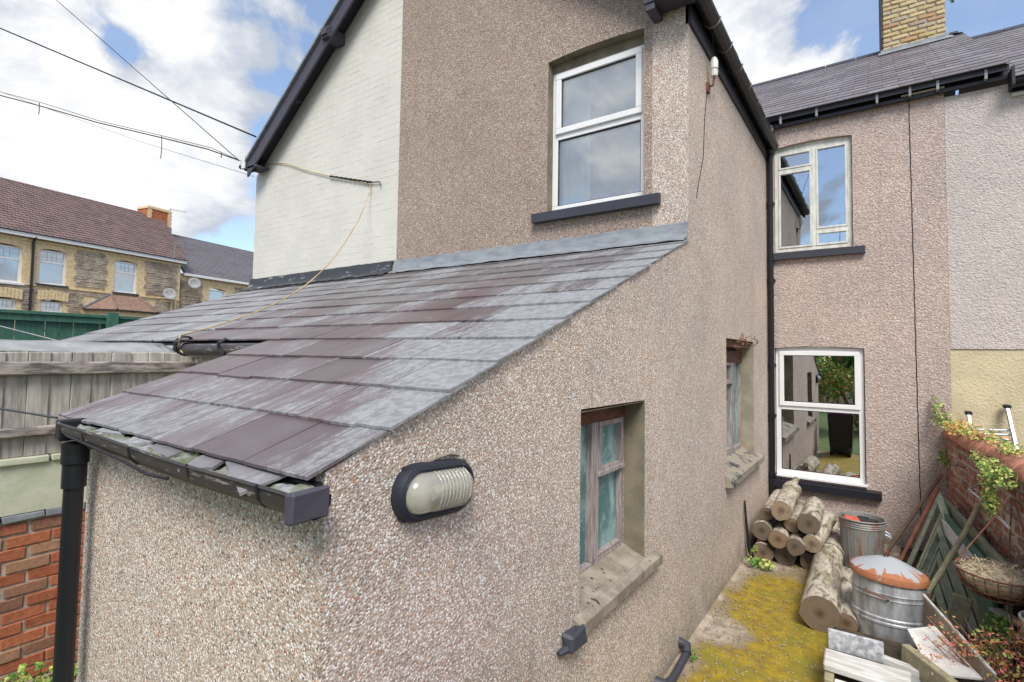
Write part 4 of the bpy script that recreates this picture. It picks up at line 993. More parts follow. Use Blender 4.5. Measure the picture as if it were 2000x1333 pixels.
# bay roof
b=MB(FT)
tp=[(10.72,3.86,.02),(11.62,3.86,.02)]; bt=[(9.95,3.33,.02),(10.55,3.33,.75),(11.85,3.33,.75),(12.45,3.33,.02)]
b.add(tp+bt+[(10.75,3.86,.06),(11.58,3.86,.06)],[(6,7,4,3),(0,6,3,2),(7,1,5,4)]); bay=b.build('bay_roof',M_tileD,t1)
for q_ in (((10.74,3.87,.07),(10.55,3.35,.76)),((11.60,3.87,.07),(11.85,3.35,.76))):
    b=MB(FT); b.beam(q_[0],q_[1],.05,.04); b.build('hip_tile',M_tileD,bay)
for q_ in (((10.70,3.88,.03),(9.95,3.36,.03)),((11.64,3.88,.03),(12.45,3.36,.03))):
    b=MB(FT); b.beam(q_[0],q_[1],.05,.06); b.build('bay_flashing',M_lead,bay)
b=MB(FT); 
for p,q in zip(bt,bt[1:]): b.beam((p[0],3.31,p[2]),(q[0],3.31,q[2]),.05,.05)
b.build('bay_gutter',M_dark,bay)
b=MB(FT); b.add([(10.1,gz0,.0),(10.62,gz0,.68),(11.78,gz0,.68),(12.3,gz0,0),(10.1,3.3,.0),(10.62,3.3,.68),(11.78,3.3,.68),(12.3,3.3,0)],[(0,1,5,4),(1,2,6,5),(2,3,7,6)]); b.build('bay_wall',M_buffF,t1)
b=MB(FT); b.tube([(12.3,3.92,.03),(12.95,3.92,.03),(12.95,3.2,.03)],.03,6); b.tube([(12.4,3.82,.03),(12.8,3.82,.03),(12.8,3.2,.03)],.025,6); b.build('waste_pipe',M_buffF,t1)
# chimney on the party wall
FCH=Frame(FT.pt(0,0,-3.6),Ud*S,(0,0,S),Wn*S)
CS=1.0
FCH=Frame(FT.pt(CS,-.12,-3.6),Ud*S,(0,0,S),Wn*S)
chx=MB(FCH); chx.box(13.72-.95,13.72,7.0,8.05,-.25,.45); chm=chx.build('chimney',M_redpot,t1)
b=MB(FCH)
for k in range(9):
    zz_=7.35+k*.078
    for u in (12.77,13.60):
        b.box(u-.012,u+.13+(.03 if k%2 else 0)-.0,zz_,zz_+.07,.452,.47)
    b.box(13.722,13.74,zz_,zz_+.07,.25+(.04 if k%2 else 0),.46); 
b.box(12.74,13.75,8.05,8.12,-.28,.48); b.box(12.78,13.71,8.12,8.17,-.24,.44); b.build('quoins',M_buffF,chm)
for k,u in enumerate((12.9,13.1,13.32,13.56)):
    b=MB(FCH); b.lathe((0,0,0),[(.06,0),(.075,.02),(.065,.05),(.065,.14),(.08,.16),(.08,.19),(.05,.19)],10)
    b.v=[tuple(FCH.pt(u+x*1.3,8.17+z*1.3,.30+y*1.3)) for x,y,z in b.v]; b.build('chimney_pot',M_redpot if k>2 else M_buffF,chm,smooth=30)
b=MB(FCH); b.box(12.72,13.76,7.28,7.42,.452,.48); b.box(13.722,13.77,7.1,7.42,-.2,.47); b.build('flashing',M_lead,chm)
t2=thing('slate_roofed_terrace_house',FT.pt(15,1,0),'lower yellow brick and stone terrace house with a grey slate roof','house')
b=MB(FT); h2=[(14.38,15.12,3.6,arch(14.38,15.12,4.50,.06))]; wall(b,[13.102,18.5],const(4.97),h2,.25,gz0); b.v=[(x-Wn.x*.15,y-Wn.y*.15,z) for x,y,z in b.v]; b.build('wall',M_buffF,t2)
FT_=FT; FT=Frame(FT.pt(0,0,-.11),Ud*S,(0,0,S),Wn*S)
stones(13.15,14.1,3.0,4.72,t2,M_stoneF,31); stones(15.5,17.5,3.9,4.72,t2,M_stoneF2,32)
f=MB(FT); bars(f,14.38,15.12,3.6,4.5,.05,-.11,-.04); wn=f.build('window',M_upvc,t2); g=MB(FT); g.box(14.43,15.07,3.65,4.45,-.09,-.08); g.build('pane',M_glass,wn); room(FT,wn,14.38,15.12,3.6,4.5,-.13,-.8)
far_roof(13.26,18.5,4.99,7.12,3.6,t2,M_slateR,.25,.14,'roof_slates',1.3)
b=MB(FT); b.box(13.26,18.5,4.88,4.98,.08,.16); b.build('gutter',M_upvc,t2)
FT=FT_
def dish(u,v,lab):
    dth=thing('satellite_dish',FT.pt(u,v,.2),lab,'satellite dish','satellite dishes on the terrace')
    b=MB(); ax=(Wn*.9+Vector((.2,-.4,.35))).normalized(); c0=FT.pt(u,v,.25); a_=ax.cross(Vector((0,0,1))).normalized(); b2=ax.cross(a_); vs=[tuple(c0-ax*.05)]
    for k in range(1,4):
        for j in range(16):
            th=j*math.pi/8; rr_=.30*k/3; vs.append(tuple(c0+a_*math.cos(th)*rr_+b2*math.sin(th)*rr_+ax*(.09*(k/3)**2-.05)))
    fs=[(0,1+j,1+(j+1)%16) for j in range(16)]+[(1+16*k+j,1+16*k+(j+1)%16,17+16*k+(j+1)%16,17+16*k+j) for k in range(2) for j in range(16)]
    b.add(vs,fs); o=b.build('reflector',M_felt,dth,smooth=True); o.modifiers.new('t','SOLIDIFY').thickness=.01
    b=MB(); b.tube([FT.pt(u,v,.0),c0-ax*.03],.02,6); b.tube([c0-b2*.28,c0+ax*.32],.012,5); b.build('arm',M_lead,dth)
dish(13.5,4.60,'grey satellite dish high on the stone wall under the slate roof'); dish(12.58,4.08,'grey satellite dish low at the corner of the brown tiled house')
def aerial(base,h,lab,hor):
    a_=thing('tv_aerial',base,lab,'aerial','television aerials on the terrace')
    b=MB(); b.tube([base,base+Vector((0,0,h))],.018,5); b.build('mast',M_lead,a_)
    b=MB(); tp_=base+Vector((0,0,h*.93)); b.tube([tp_-hor*.15,tp_+hor],.014,4); n=7
    for k in range(n): q=tp_+hor*(k/(n-1)); b.tube([q-Vector((0,0,.12)),q+Vector((0,0,.12))],.006,4)
    b.build('boom',M_lead,a_)
aerial(FCH.pt(13.86,7.5,.2),1.15,'thin television aerial fixed to the brick chimney',Vector((.1,.85,.02)))
aerial(FT.pt(12.78,5.46,.1),.80,'small television aerial standing at the tiled eaves',Vector((.1,.45,.0)))
# faint tree line and rooftops beyond, so the horizon is closed
# ================================================================ THINGS ON THE WALLS
lamp=thing('wall_light',(AX,1.21,1.63),'oval bulkhead wall light with a dark rim and ribbed glass on the pebbledash','light')
FLm=Frame((AX,1.212,1.632),(0,1,0),(0,0,1),(1,0,0)); ca,sa=math.cos(-.07),math.sin(-.07)
def stad(r,h,L_=.085,n=12):
    out=[]
    for k in range(n+1): th=math.pi/2-math.pi*k/n; out.append((L_+r*math.cos(th),r*math.sin(th)))
    for k in range(n+1): th=-math.pi/2-math.pi*k/n; out.append((-L_+r*math.cos(th),r*math.sin(th)))
    return [(x*ca-y*sa,x*sa+y*ca,h) for x,y in out]
def loft(b,rings,cap=True):
    vs=[p for r_ in rings for p in r_]; n=len(rings[0]); fs=[(i*n+j,i*n+(j+1)%n,(i+1)*n+(j+1)%n,(i+1)*n+j) for i in range(len(rings)-1) for j in range(n)]
    if cap: fs.append(tuple((len(rings)-1)*n+j for j in range(n)))
    b.add(vs,fs)
b=MB(FLm); loft(b,[stad(.086,.0),stad(.087,.020),stad(.080,.036),stad(.070,.042),stad(.063,.038),stad(.060,.030)],False); b.build('rim',painted('lamp_rim_paint',(.018,.022,.035),(.24,.26,.28),.66,.55,(1,1,1),34),lamp,smooth=35)
for (x,y) in ((-.125,.068),(.125,.068),(-.125,-.068),(.10,-.075)):
    b=MB(FLm); b.lathe((x*ca-y*sa,x*sa+y*ca,0),[(.013,0),(.013,.02),(.006,.024)],8,caps=(True,True)); b.build('screw_lug',M_dark,lamp)
def dome(r,h,x):  # height of glass
    return h
rings=[]
for k in range(9):
    q=k/8; rings.append(stad(.061*math.cos(q*math.pi/2*.97)+.0,.028+.050*math.sin(q*math.pi/2)))
b=MB(FLm); loft(b,rings); b.build('lens',M_lens,lamp,smooth=50)
b=MB(FLm); loft(b,[stad(.0605,.006),stad(.058,.012),stad(.03,.014)]); b.tube([(-.05,.0,.035),(.05,-.004,.035)],.018,10); b.build('reflector',M_reflector,lamp,smooth=40)
b=MB(FLm)
for k in range(9):
    x=-.035+k*.0165; pts=[]
    for j in range(9):
        th=math.pi*(.06+.88*j/8); yy=.061*math.cos(th); hh=.028+.0505*math.sin(th); pts.append((x*ca-yy*sa,x*sa+yy*ca,hh))
    b.tube(pts,.0036,5)
b.build('lens_ribs',M_lens,lamp,smooth=True)
b=MB(FLm); b.tube([(-.05,.085,.008),(.02,.096,.006),(.07,.10,.008),(.115,.088,.01)],.006,5); b.build('sealant',M_csill,lamp)

ins=thing('cable_insulator',(AX+.02,4.43,4.45),'small white porcelain cable insulator on a rusty bracket high on the wing wall','insulator')
b=MB(); b.tube([(AX,4.42,4.33),(AX+.05,4.42,4.33),(AX+.06,4.42,4.40)],.010,6); b.box(AX+.001,AX+.02,4.39,4.45,4.28,4.36); b.build('bracket',M_rust,ins)
b=MB(); b.lathe((AX+.06,4.42,4.40),[(.012,0),(.028,.005),(.032,.05),(.022,.06),(.032,.07),(.032,.13),(.02,.16),(.01,.17)],14,caps=(True,True)); b.build('insulator_body',M_white,ins,smooth=40)
def cable(name,pts,r,m,label,group=None,sag=0,n=14):
    P=[Vector(p) for p in pts]
    if len(P)==2 and n:
        P=[P[0].lerp(P[1],i/n)-Vector((0,0,sag*4*(i/n)*(1-i/n))) for i in range(n+1)]
    b=MB(); b.tube(P,r,6); return b.build(name,m,None,smooth=True,label=label,category='cable',group=group)
G_='overhead cables above the left yard'
A0=Vector((-7.36,3.66,4.74))
def dirp(d,t_): return Vector((d[0]*t_,d[1]*t_,CAMZ+d[2]*t_))
cable('overhead_cable',[dirp((-.973,.514,.411),7.6),dirp((-1.372,.22,.612),9.5),dirp((-1.62,.02,.735),10.8)],.013,M_cableB,'thickest straight black cable, the upper one running to the white gable',G_)
cable('overhead_cable',[A0,dirp((-1.283,.28,.668),9.3),dirp((-1.5,.1,.84),11)],.006,M_cableB,'thin steep wire crossing over the thick black cable',G_)
P=[A0,dirp((-1.05,.463,.386),7.5),dirp((-1.12,.411,.406),7.8),dirp((-1.22,.337,.433),8.1),dirp((-1.312,.271,.464),8.4),dirp((-1.374,.227,.483),8.7),dirp((-1.6,.06,.58),10)]
cable('overhead_cable',P,.009,M_cableB,'sagging bundled cable with small ties, lowest of the dark ones',G_)
cable('overhead_cable',[p+Vector((0,.03,.035 if 0<i<4 else .06 if i else 0)) for i,p in enumerate(P)],.005,M_cableB,'thin wire sagging just above the bundled cable',G_)
cable('overhead_cable',[dirp((-.978,.515,.335),7.8),dirp((-1.16,.39,.40),9),dirp((-1.374,.227,.49),10)],.0045,M_lead,'faint pale grey wire behind the sagging cables',G_)
for i,(dv_,t_,ln) in enumerate([((-1.122,.41,.407),7.8,.32),((-1.312,.271,.466),8.4,.16),((-1.03,.478,.378),7.45,.06)]):
    p=dirp(dv_,t_); b=MB(); b.tube([p+Vector((0,0,.03)),p+Vector((.02,0,-ln*.5)),p+Vector((.0,0,-ln))],.006,4); tag(b.build('cable_tie',M_cableB,None),['long loose tie end dangling from the sagging cable','short tie on the sagging cable near the left','tiny tie on the sagging cable next to the gable'][i],'cable tie')
b=MB(); b.cbox(-7.30,-7.22,BY-.24,BY-.21,4.60,4.80,.008); b.build('cable_junction_box',M_white,None,label='small white junction box on the dark end of the left gable eave',category='junction box')
wy=[(-7.34,BY-.23,4.70),(-7.07,BY-.02,4.697),(-6.55,BY-.012,4.60),(-6.096,BY-.012,4.425),(-5.47,BY-.012,4.213),(-4.85,BY-.012,4.02),(-4.78,BY-.015,3.98),(-4.76,BY-.06,3.85),(-4.65,3.626,3.506),(-4.60,3.311,3.053),(-4.55,2.965,2.714),(-4.5,2.581,2.47),(-4.45,2.198,2.30),(-4.38,1.83,2.175),(-4.16,1.70,2.15),(-4.15,1.69,2.07),(-4.10,1.70,2.03)]
def smooth_pts(P,n=6):
    P=[Vector(p) for p in P]; out=[]
    for i in range(len(P)-1):
        p0=P[max(i-1,0)];p1=P[i];p2=P[i+1];p3=P[min(i+2,len(P)-1)]
        for k in range(n):
            t_=k/n; out.append(.5*((2*p1)+(p2-p0)*t_+(2*p0-5*p1+4*p2-p3)*t_*t_+(3*p1-p0-3*p2+p3)*t_**3))
    out.append(P[-1]); return out
cable('yellow_cable',smooth_pts(wy),.0058,M_cableY,'yellowish cable across the cream gable, hanging down over the slates',n=0)
b=MB(); 
for k in range(9): b.tube([(-5.55+k*.09,BY-.02,4.235-k*.025),(-5.48+k*.09,BY-.02,4.22-k*.025)],.012,5)
b.tube([(-4.85,BY-.015,4.03),(-4.62,BY-.015,4.0),(-4.6,BY-.02,3.95)],.007,5); b.build('cable_tape',M_cableB,None,label='frayed dark tape bound around the yellow cable on the gable',category='tape')
b=MB()
for k in range(5):
    pts=[(-4.16+.02*math.sin(k*2+j*.5),1.735+.068*math.cos(j*.7+k),2.085+.068*math.sin(j*.7+k)) for j in range(10)]; b.tube(pts,.006,5)
b.build('tangled_cable',M_cableB,None,label='tangle of black cable wrapped round the gutter end under the yellow cable',category='cable')
cable('clothes_line',[(-2.83,.70,1.76),(-4.2,.35,1.82),(-6,.0,1.95)],.005,M_sill,'dark blue line from the gutter end across to the wooden fence',n=0)
cable('pale_line',[(-6.6,1.75,2.08),(-8.8,1.2,2.42)],.006,M_felt,'pale line crossing in front of the green fence',sag=.0)
cable('drop_wire',[(AX+.06,4.42,4.55),(AX+.07,4.25,5.0),(AX+.3,3.9,5.9)],.004,M_cableB,'thin wire rising from the white insulator past the eaves gutter',n=0)
b=MB(); b.tube(smooth_pts([(AX+.02,5.72,.62),(AX+.03,5.78,.3),(AX+.05,5.86,.06),(AX+.14,5.95,.02)],5),[.010+.008*min(1,i/8) for i in range(16)],6)
b.build('black_rod',M_blackplastic,None,smooth=True,label='thin black rod leaning on the wall beneath the far timber window',category='rod')
wp=thing('waste_pipe',(AX+.05,3.45,.03),'short black waste pipe with an elbow, along the wall foot at the mossy path','pipe')
b=MB(); b.tube([(AX+.06,3.66,.06),(AX+.065,3.40,.045),(AX+.07,3.0,.04)],.024,12); b.build('pipe_run',M_sill,wp,smooth=40)
b=MB(); b.tube([(AX-.01,3.685,.10),(AX+.05,3.69,.09),(AX+.062,3.64,.062)],.031,12); b.build('elbow',M_sill,wp,smooth=40)
b=MB(); b.tube([(AX-.01,3.22,.06),(AX+.06,3.24,.05)],.032,12); b.tube([(AX+.066,3.30,.045),(AX+.068,3.20,.043)],.031,12); b.build('branch',M_sill,wp,smooth=40)

# ================================================================ YARD CLUTTER
def rot_to(d):
    return Vector(d).normalized().to_track_quat('Y','Z').to_matrix().to_4x4()
LOGS=[ # near end centre, far end centre, radius, label
 ((-.821,5.84,.548),(-.845,6.80,.56),.098,'thickest log lying on top of the stacked pile'),
 ((-.970,5.95,.464),(-.99,6.85,.46),.070,'slim log at the upper left of the pile, against the thickest one'),
 ((-.582,5.82,.470),(-.60,6.62,.47),.092,'log with a pale bark edge at the upper right of the pile'),
 ((-.741,5.95,.395),(-.745,6.8,.39),.068,'small reddish log wedged in the middle of the pile'),
 ((-1.004,5.88,.304),(-1.02,6.75,.30),.090,'grey-ended log at the left of the pile, second from the ground'),
 ((-.846,5.80,.273),(-.85,6.7,.27),.087,'split-ended log in the centre of the pile'),
 ((-.690,5.78,.240),(-.70,6.6,.24),.080,'pale-ended log right of centre in the pile'),
 ((-.556,5.80,.292),(-.47,6.60,.36),.080,'log tilting up to the right on the right flank of the pile'),
 ((-.995,5.86,.092),(-1.0,6.7,.09),.090,'darkest log at the bottom left corner of the pile'),
 ((-.802,5.90,.094),(-.80,6.7,.092),.092,'bottom middle log of the pile, on the ground'),
 ((-.600,5.92,.08),(-.62,6.7,.08),.078,'bottom right log of the pile, half hidden by the long log'),
 ((-.400,4.65,.132),(-.435,6.05,.135),.128,'long thick log lying on the ground beside the galvanised bins'),
 ((-.425,6.12,.125),(-.44,7.0,.12),.115,'log end to end behind the long thick one, near the back bin'),
 ((-.235,4.74,.075),(-.265,5.75,.085),.072,'thin pale log between the long log and the lidded bin'),
]
for i,(p,q,r_,lab) in enumerate(LOGS):
    p=Vector(p);q=Vector(q); L_=(q-p).length; M=rot_to(q-p); rr=random.Random(i+5)
    o_seg=28; b=MB(); vs=[]; nr_=16; ph=rr.uniform(0,6); lob=[rr.uniform(-.05,.05) for _ in range(4)]
    def rad_(th,s_): return r_*(1+lob[0]*math.cos(2*th+ph)+lob[1]*math.cos(3*th)+.06*mnoise.noise((math.cos(th)*2+i,math.sin(th)*2,s_*3))+.035*mnoise.noise((math.cos(th)*6+i,math.sin(th)*6,s_*7))-.10*max(0,mnoise.noise((math.cos(th)*4-i,math.sin(th)*4,s_*1.2+7))-.35))*(1+.06*math.sin(s_*2.2+ph))
    for a_ in range(nr_+1):
        s_=L_*a_/nr_
        for k in range(o_seg):
            th=2*math.pi*k/o_seg; rad0=rad_(th,s_); vs.append((rad0*math.cos(th),s_+(.006*mnoise.noise((th,i,0)) if a_==0 else 0),rad0*math.sin(th)))
    b.add(vs,[(a_*o_seg+k,a_*o_seg+(k+1)%o_seg,(a_+1)*o_seg+(k+1)%o_seg,(a_+1)*o_seg+k) for a_ in range(nr_) for k in range(o_seg)]+[tuple(nr_*o_seg+k for k in range(o_seg))])
    b.v=[tuple((M@Vector(v))) for v in b.v]
    lg=b.build('log',M_bark,None,smooth=40,label=lab,category='log',group='logs stacked and lying in the yard'); lg.location=p; ORG[lg.name]=p
    b=MB(); vs=[(0,.002,0)]+[(rad_(2*math.pi*k/o_seg,0)*.5*math.cos(2*math.pi*k/o_seg),-.001,rad_(2*math.pi*k/o_seg,0)*.5*math.sin(2*math.pi*k/o_seg)) for k in range(o_seg)]+[(rad_(2*math.pi*k/o_seg,0)*.99*math.cos(2*math.pi*k/o_seg),.001,rad_(2*math.pi*k/o_seg,0)*.99*math.sin(2*math.pi*k/o_seg)) for k in range(o_seg)]
    b.add(vs,[(0,1+k,1+(k+1)%o_seg) for k in range(o_seg)]+[(1+k,1+o_seg+k,1+o_seg+(k+1)%o_seg,1+(k+1)%o_seg) for k in range(o_seg)])
    me=b.mesh('cut_face',M_cut); o=bpy.data.objects.new('cut_face',me); COL.objects.link(o); o.parent=lg; o.matrix_basis=M
    if i in (11,):
        b=MB(); 
b=MB(); b.tube([(-.84,6.72,.60),(-.80,6.86,.68)],[.045,.03],8); b.build('branch_stub',M_bark,None,label='short branch stub sticking up behind the top log',category='branch')

# back bin (open) and front bin (lidded)
bn=thing('galvanised_bin',(-.17,6.3,0),'open rusty galvanised dustbin with rolled rim and rubbish inside, by the rear wall','bin')
b=MB(); prof=[(.155,.0),(.165,.01),(.178,.30),(.185,.42),(.193,.425),(.186,.438),(.195,.446),(.188,.458),(.197,.466),(.190,.478),(.200,.488),(.206,.498),(.200,.505),(.190,.500),(.178,.42),(.150,.02)]
b.lathe((-.17,6.3,0),prof,40,caps=(True,True)); bd=b.build('bin_body',M_galvrust,bn,smooth=35)
b=MB(); 
for k in range(20):
    th=k*2*math.pi/20; b.tube([(-.17+.166*math.cos(th),6.3+.166*math.sin(th),.03),(-.17+.183*math.cos(th),6.3+.183*math.sin(th),.40)],.004,4)
b.build('fluting',M_galvrust,bn)
b=MB(); b.tube([(.02,6.25,.38),(.06,6.24,.36),(.06,6.34,.36),(.02,6.36,.38)],.012,6); b.build('handle',M_alu,bn)
rb=MB(); 
for k in range(7):
    x=-.17+R.uniform(-.1,.1); y=6.3+R.uniform(-.1,.1); rb.cbox(x-.07,x+.07,y-.06,y+.06,.38,.455+R.uniform(0,.03),.02,.02)
rb.build('dark_rubbish',M_blackplastic,None,label='black rubbish filling the open galvanised bin',category='rubbish')
rb=MB(); rb.cbox(-.31,-.17,6.17,6.30,.41,.497,.02,.02)
rb.build('red_bag',M_redplastic,None,label='red and white plastic bag on top of the open bin',category='bag')
b2=thing('lidded_galvanised_bin',(.03,4.85,0),'oval galvanised tub with hooped sides standing beneath the rusty white lid','bin')
cx,cy=.03,4.86; RX,RY=.222,.165
b=MB(); prof=[(.93,.0),(.96,.012),(1.0,.10),(1.02,.145),(1.055,.152),(1.055,.166),(1.025,.174),(1.055,.182),(1.055,.196),(1.02,.203),(1.03,.30),(1.03,.325),(1.055,.332),(1.03,.34),(1.03,.358),(1.05,.366),(1.025,.374),(1.0,.48)]
b.lathe((cx,cy,0.004),[(r_*1.0,z) for r_,z in prof],48,sx=RX,sy=RY,caps=(True,True)); b.build('tub_body',M_galv,b2,smooth=30)
b=MB(); b.tube([(cx-.135,cy-.152,.385),(cx-.13,cy-.175,.37),(cx-.01,cy-.20,.355),(cx-.005,cy-.178,.34)],.0065,6); b.build('handle',M_rust,b2,smooth=True)
b=MB(); b.tube([(cx+.225,cy-.04,.37),(cx+.245,cy-.03,.39),(cx+.25,cy+.06,.36),(cx+.235,cy+.07,.30)],.0065,6); b.tube([(cx+.235,cy-.03,.38),(cx+.24,cy-.035,.22)],.009,5); b.build('handle',M_rust,b2,smooth=True)
ld=thing('bin_lid',(cx,cy,.49),'domed white lid blotched with orange rust, on the galvanised tub','lid')
b=MB(); b.lathe((0,0,0),[(1.03,-.045),(1.07,-.040),(1.075,-.012),(1.05,-.004),(1.045,.004),(.9,.022),(.6,.055),(.3,.085),(.05,.098),(.0,.099)],48,sx=RX*1.02,sy=RY*1.04)
lb=b.build('lid_dome',M_lid,None,smooth=40); lb.parent=ld; lb.location=(0,0,.01); lb.rotation_euler=(.05,.05,0)
b=MB(); b.tube([(cx-.02,cy-.01,.59),(cx-.026,cy-.012,.655),(cx-.016,cy-.01,.65),(cx+.0,cy-.01,.60)],.008,6); b.build('knob',M_rust,ld,smooth=True)

# green louvred panel leaning on the garden wall
gpn=thing('green_slatted_panel',(.42,5.7,0),'dull green slatted wooden panel leaning on its side against the brick wall','panel')
PA,PL,PR_=Vector((.452,6.5,.812)),Vector((.075,5.78,.0)),Vector((.672,5.24,.03))
pu=(PR_-PA).normalized(); pv=(PL-PA).normalized(); pw=pu.cross(pv).normalized()
if pw.y>0: pw=-pw
FP=Frame(PA,pu,pv,pw); LU=(PR_-PA).length+.02; LV=(PL-PA).length
for k,(c0,wd,dep) in enumerate([(0,.105,0),(.115,.05,-.022),(.175,.085,-.010),(.27,.05,-.032),(.33,.085,-.020),(.425,.055,-.042),(.49,.10,-.030),(.60,.06,-.05)]):
    b=MB(FP); b.cbox(c0,LU-c0*.25,c0,c0+wd,dep-.02,dep,.003,.002); b.build('slat',M_greendoor,gpn)
    if k<7:
        b=MB(FP); b.cbox(c0,c0+wd*.45,c0+wd+.002,LV-c0*.2,dep-.02,dep-.003,.003,.002); b.build('end_batten',M_mossywood if k==1 else M_greendoor,gpn)
b=MB(FP); b.add([(.03,.03,-.075),(LU,.03,-.075),(LU,LV,-.075),(.03,LV,-.075)],[(0,1,2,3)]); b.build('backing_board',M_greendoor,gpn)
g2=thing('dark_green_panel',(.68,5.8,0),'second darker green board standing between the slatted panel and the brick wall','panel')
b=MB(FR); b.cbox(.50,2.55,.05,.72,.09,.12,.004,.002); b.build('board',M_greendoor,g2); b=MB(FR); b.cbox(.52,2.50,.30,.66,.15,.18,.004,.002); b.build('board',M_greenpaint,g2)
def plank(name,p,q,w_,h_,m,label,cat='plank',up=(0,0,1),bev=.004):
    b=MB(); b.beam(p,q,w_,h_,up); return b.build(name,m,None,bevel=bev,label=label,category=cat)
plank('wooden_batten',(.02,6.70,.06),(.52,7.20,.86),.045,.03,M_brownwood,'brown batten leaning into the corner, nearer the rear wall','batten',(1,0,0))
plank('red_batten',(.12,6.50,.04),(.475,6.98,.76),.035,.03,M_redbatten,'reddish stained batten leaning between the brown batten and green panel','batten',(1,0,0))
plank('grey_batten',(.17,6.42,.03),(.47,6.86,.70),.03,.02,M_mossywood,'thin grey batten lying against the end of the green panel','batten',(1,0,0))
b=MB(); b.tube(smooth_pts([(.27,5.2,.27),(.38,5.30,.46),(.52,5.45,.70),(.635,5.6,.925)],5),.019,8); b.build('mossy_pole',M_mossywood,None,smooth=40,label='mossy lichen-spotted wooden pole leaning across the green panel',category='pole')
b=MB(FR); q=.055
for (a_,c_,d0,d1) in ((1.9-1.0,2.0,.10,.106),(.9,2.0,.194,.20)): b.box(a_,c_,.50,.60,d0,d1)
b.box(.9,2.0,.60,.606,.10,.20); b.build('plastic_channel',M_pvcgrey,None,label='pale grey plastic channel lying along the garden wall with its dark end open',category='channel')
b=MB(FR); b.beam((1.2,.80,.05),(2.5,.45,.07),.03,.03); b.build('rusty_angle_bar',M_rust,None,label='rusty iron bar sloping down the face of the brick wall',category='bar')
b=MB(); b.tube([FR.pt(1.35,1.02,.0),FR.pt(1.5,1.0,.10),(.60,5.3,1.03),(.66,4.6,1.0)],.009,6); b.build('wire_rod',M_alu,None,label='thin pale metal rod sticking out from the brick wall above the basket',category='rod')
b=MB(); b.tube(smooth_pts([FR.pt(.9,1.08,.01),FR.pt(1.0,1.10,.12),FR.pt(1.5,1.02,.14),FR.pt(1.45,.98,.05),FR.pt(1.1,.93,.03)],5),.005,5); b.build('rusty_wire_loop',M_rust,None,label='loop of rusty wire on the brick wall near the rear corner',category='wire')

bk=thing('hanging_basket',(.60,4.6,.6),'rusty wire hanging basket with dead grass lining beside the brick wall','basket')
bc=Vector((.60,4.58,.715)); BR=.215
def ring(r_,z,t_=.005,n=28):
    b=MB(); pts=[(bc.x+r_*math.cos(2*math.pi*k/n),bc.y+r_*math.sin(2*math.pi*k/n),bc.z+z) for k in range(n+1)]; b.tube(pts,t_,5); return b
for r_,z,t_ in ((BR,0,.007),(BR*.97,-.05,.004),(BR*.86,-.10,.004),(BR*.62,-.145,.004),(BR*.3,-.17,.004)): ring(r_,z,t_).build('wire_ring',M_rust,bk,smooth=True)
b=MB()
for k in range(22):
    th=2*math.pi*k/22; b.tube([(bc.x+BR*math.cos(th)*math.cos(a_),bc.y+BR*math.sin(th)*math.cos(a_),bc.z-.175*math.sin(a_)) for a_ in (0,.3,.6,.9,1.2,1.5)],.003,4)
b.build('wire_ribs',M_rust,bk)
for k,th in enumerate((3.05,1.2,-.6)):
    b=MB(); b.tube([(bc.x+BR*math.cos(th),bc.y+BR*math.sin(th),bc.z),(bc.x+(.10 if 1 else 0)+.01*k,bc.y+.25,bc.z+.42)],.005,5)
    b.build('hanger_chain',M_rust,bk)
b=MB(); 
for k in range(520):
    th=R.uniform(0,6.28); r_=BR*.92*math.sqrt(R.random()); z=.035*(1-(r_/BR)**2)+R.uniform(-.03,.015); x,y=bc.x+r_*math.cos(th),bc.y+r_*math.sin(th); a_=R.uniform(0,6.28); l=R.uniform(.015,.05)
    p=Vector((x,y,bc.z+z)); q=p+Vector((math.cos(a_)*l,math.sin(a_)*l,R.uniform(-.01,.02))); s_=Vector((-math.sin(a_),math.cos(a_),0))*.0035
    b.add([p-s_,p+s_,q+s_*.4,q-s_*.4],[(0,1,2,3)])
b.build('dead_grass',M_hay,bk,kind='stuff')
b=MB(); vs=[]
b.lathe((bc.x,bc.y,bc.z),[(.0,-.155),(BR*.45,-.13),(BR*.78,-.08),(BR*.92,-.02),(BR*.8,-.005),(.0,.02)],20); b.build('lining',M_hay,bk,smooth=True)

# bottom right rubble
plank('mossy_post_stub',(.38,4.86,.08),(.455,4.92,.40),.11,.035,M_mossywood,'short mossy wooden plank end standing against the green panel','plank',(0,1,0),.006)
plank('beige_board',(.22,4.60,.36),(.49,3.95,.24),.012,.20,M_plywood,'dirty beige board on edge with a white upper lip, right of the tub','board')
plank('white_edge_strip',(.22,4.605,.462),(.495,3.94,.342),.016,.016,M_oldpaint,'thin white strip along the top of the dirty beige board','strip')
b=MB(); b.add([(.12,4.28,.335),(.27,4.42,.345),(.45,4.02,.27),(.22,3.93,.26),(.12,4.28,.325),(.27,4.42,.335),(.45,4.02,.26),(.22,3.93,.25)],[(0,3,2,1),(4,5,6,7),(0,1,5,4),(1,2,6,5),(2,3,7,6),(3,0,4,7)]); b.build('white_sheet',M_whitepanel,None,label='white stained sheet littered with fallen red leaves',category='sheet')
plank('old_timber_beam',(.10,4.13,.24),(.50,3.62,.20),.05,.13,M_mossywood,'grey timber beam in front of the white leaf-littered sheet','beam',(0,0,1),.006)
plank('pale_plank',(-.30,4.14,.17),(.22,4.02,.165),.05,.10,M_oldpaint,'long pale plank lying in front of the galvanised tub','plank')
b=MB(); b.cbox(-.30,-.005,4.02,4.045,.19,.315,.004,.002); o=b.build('pale_stone_slab',M_greyslab,None,label='spotted pale stone offcut standing on edge on the planks',category='slab')
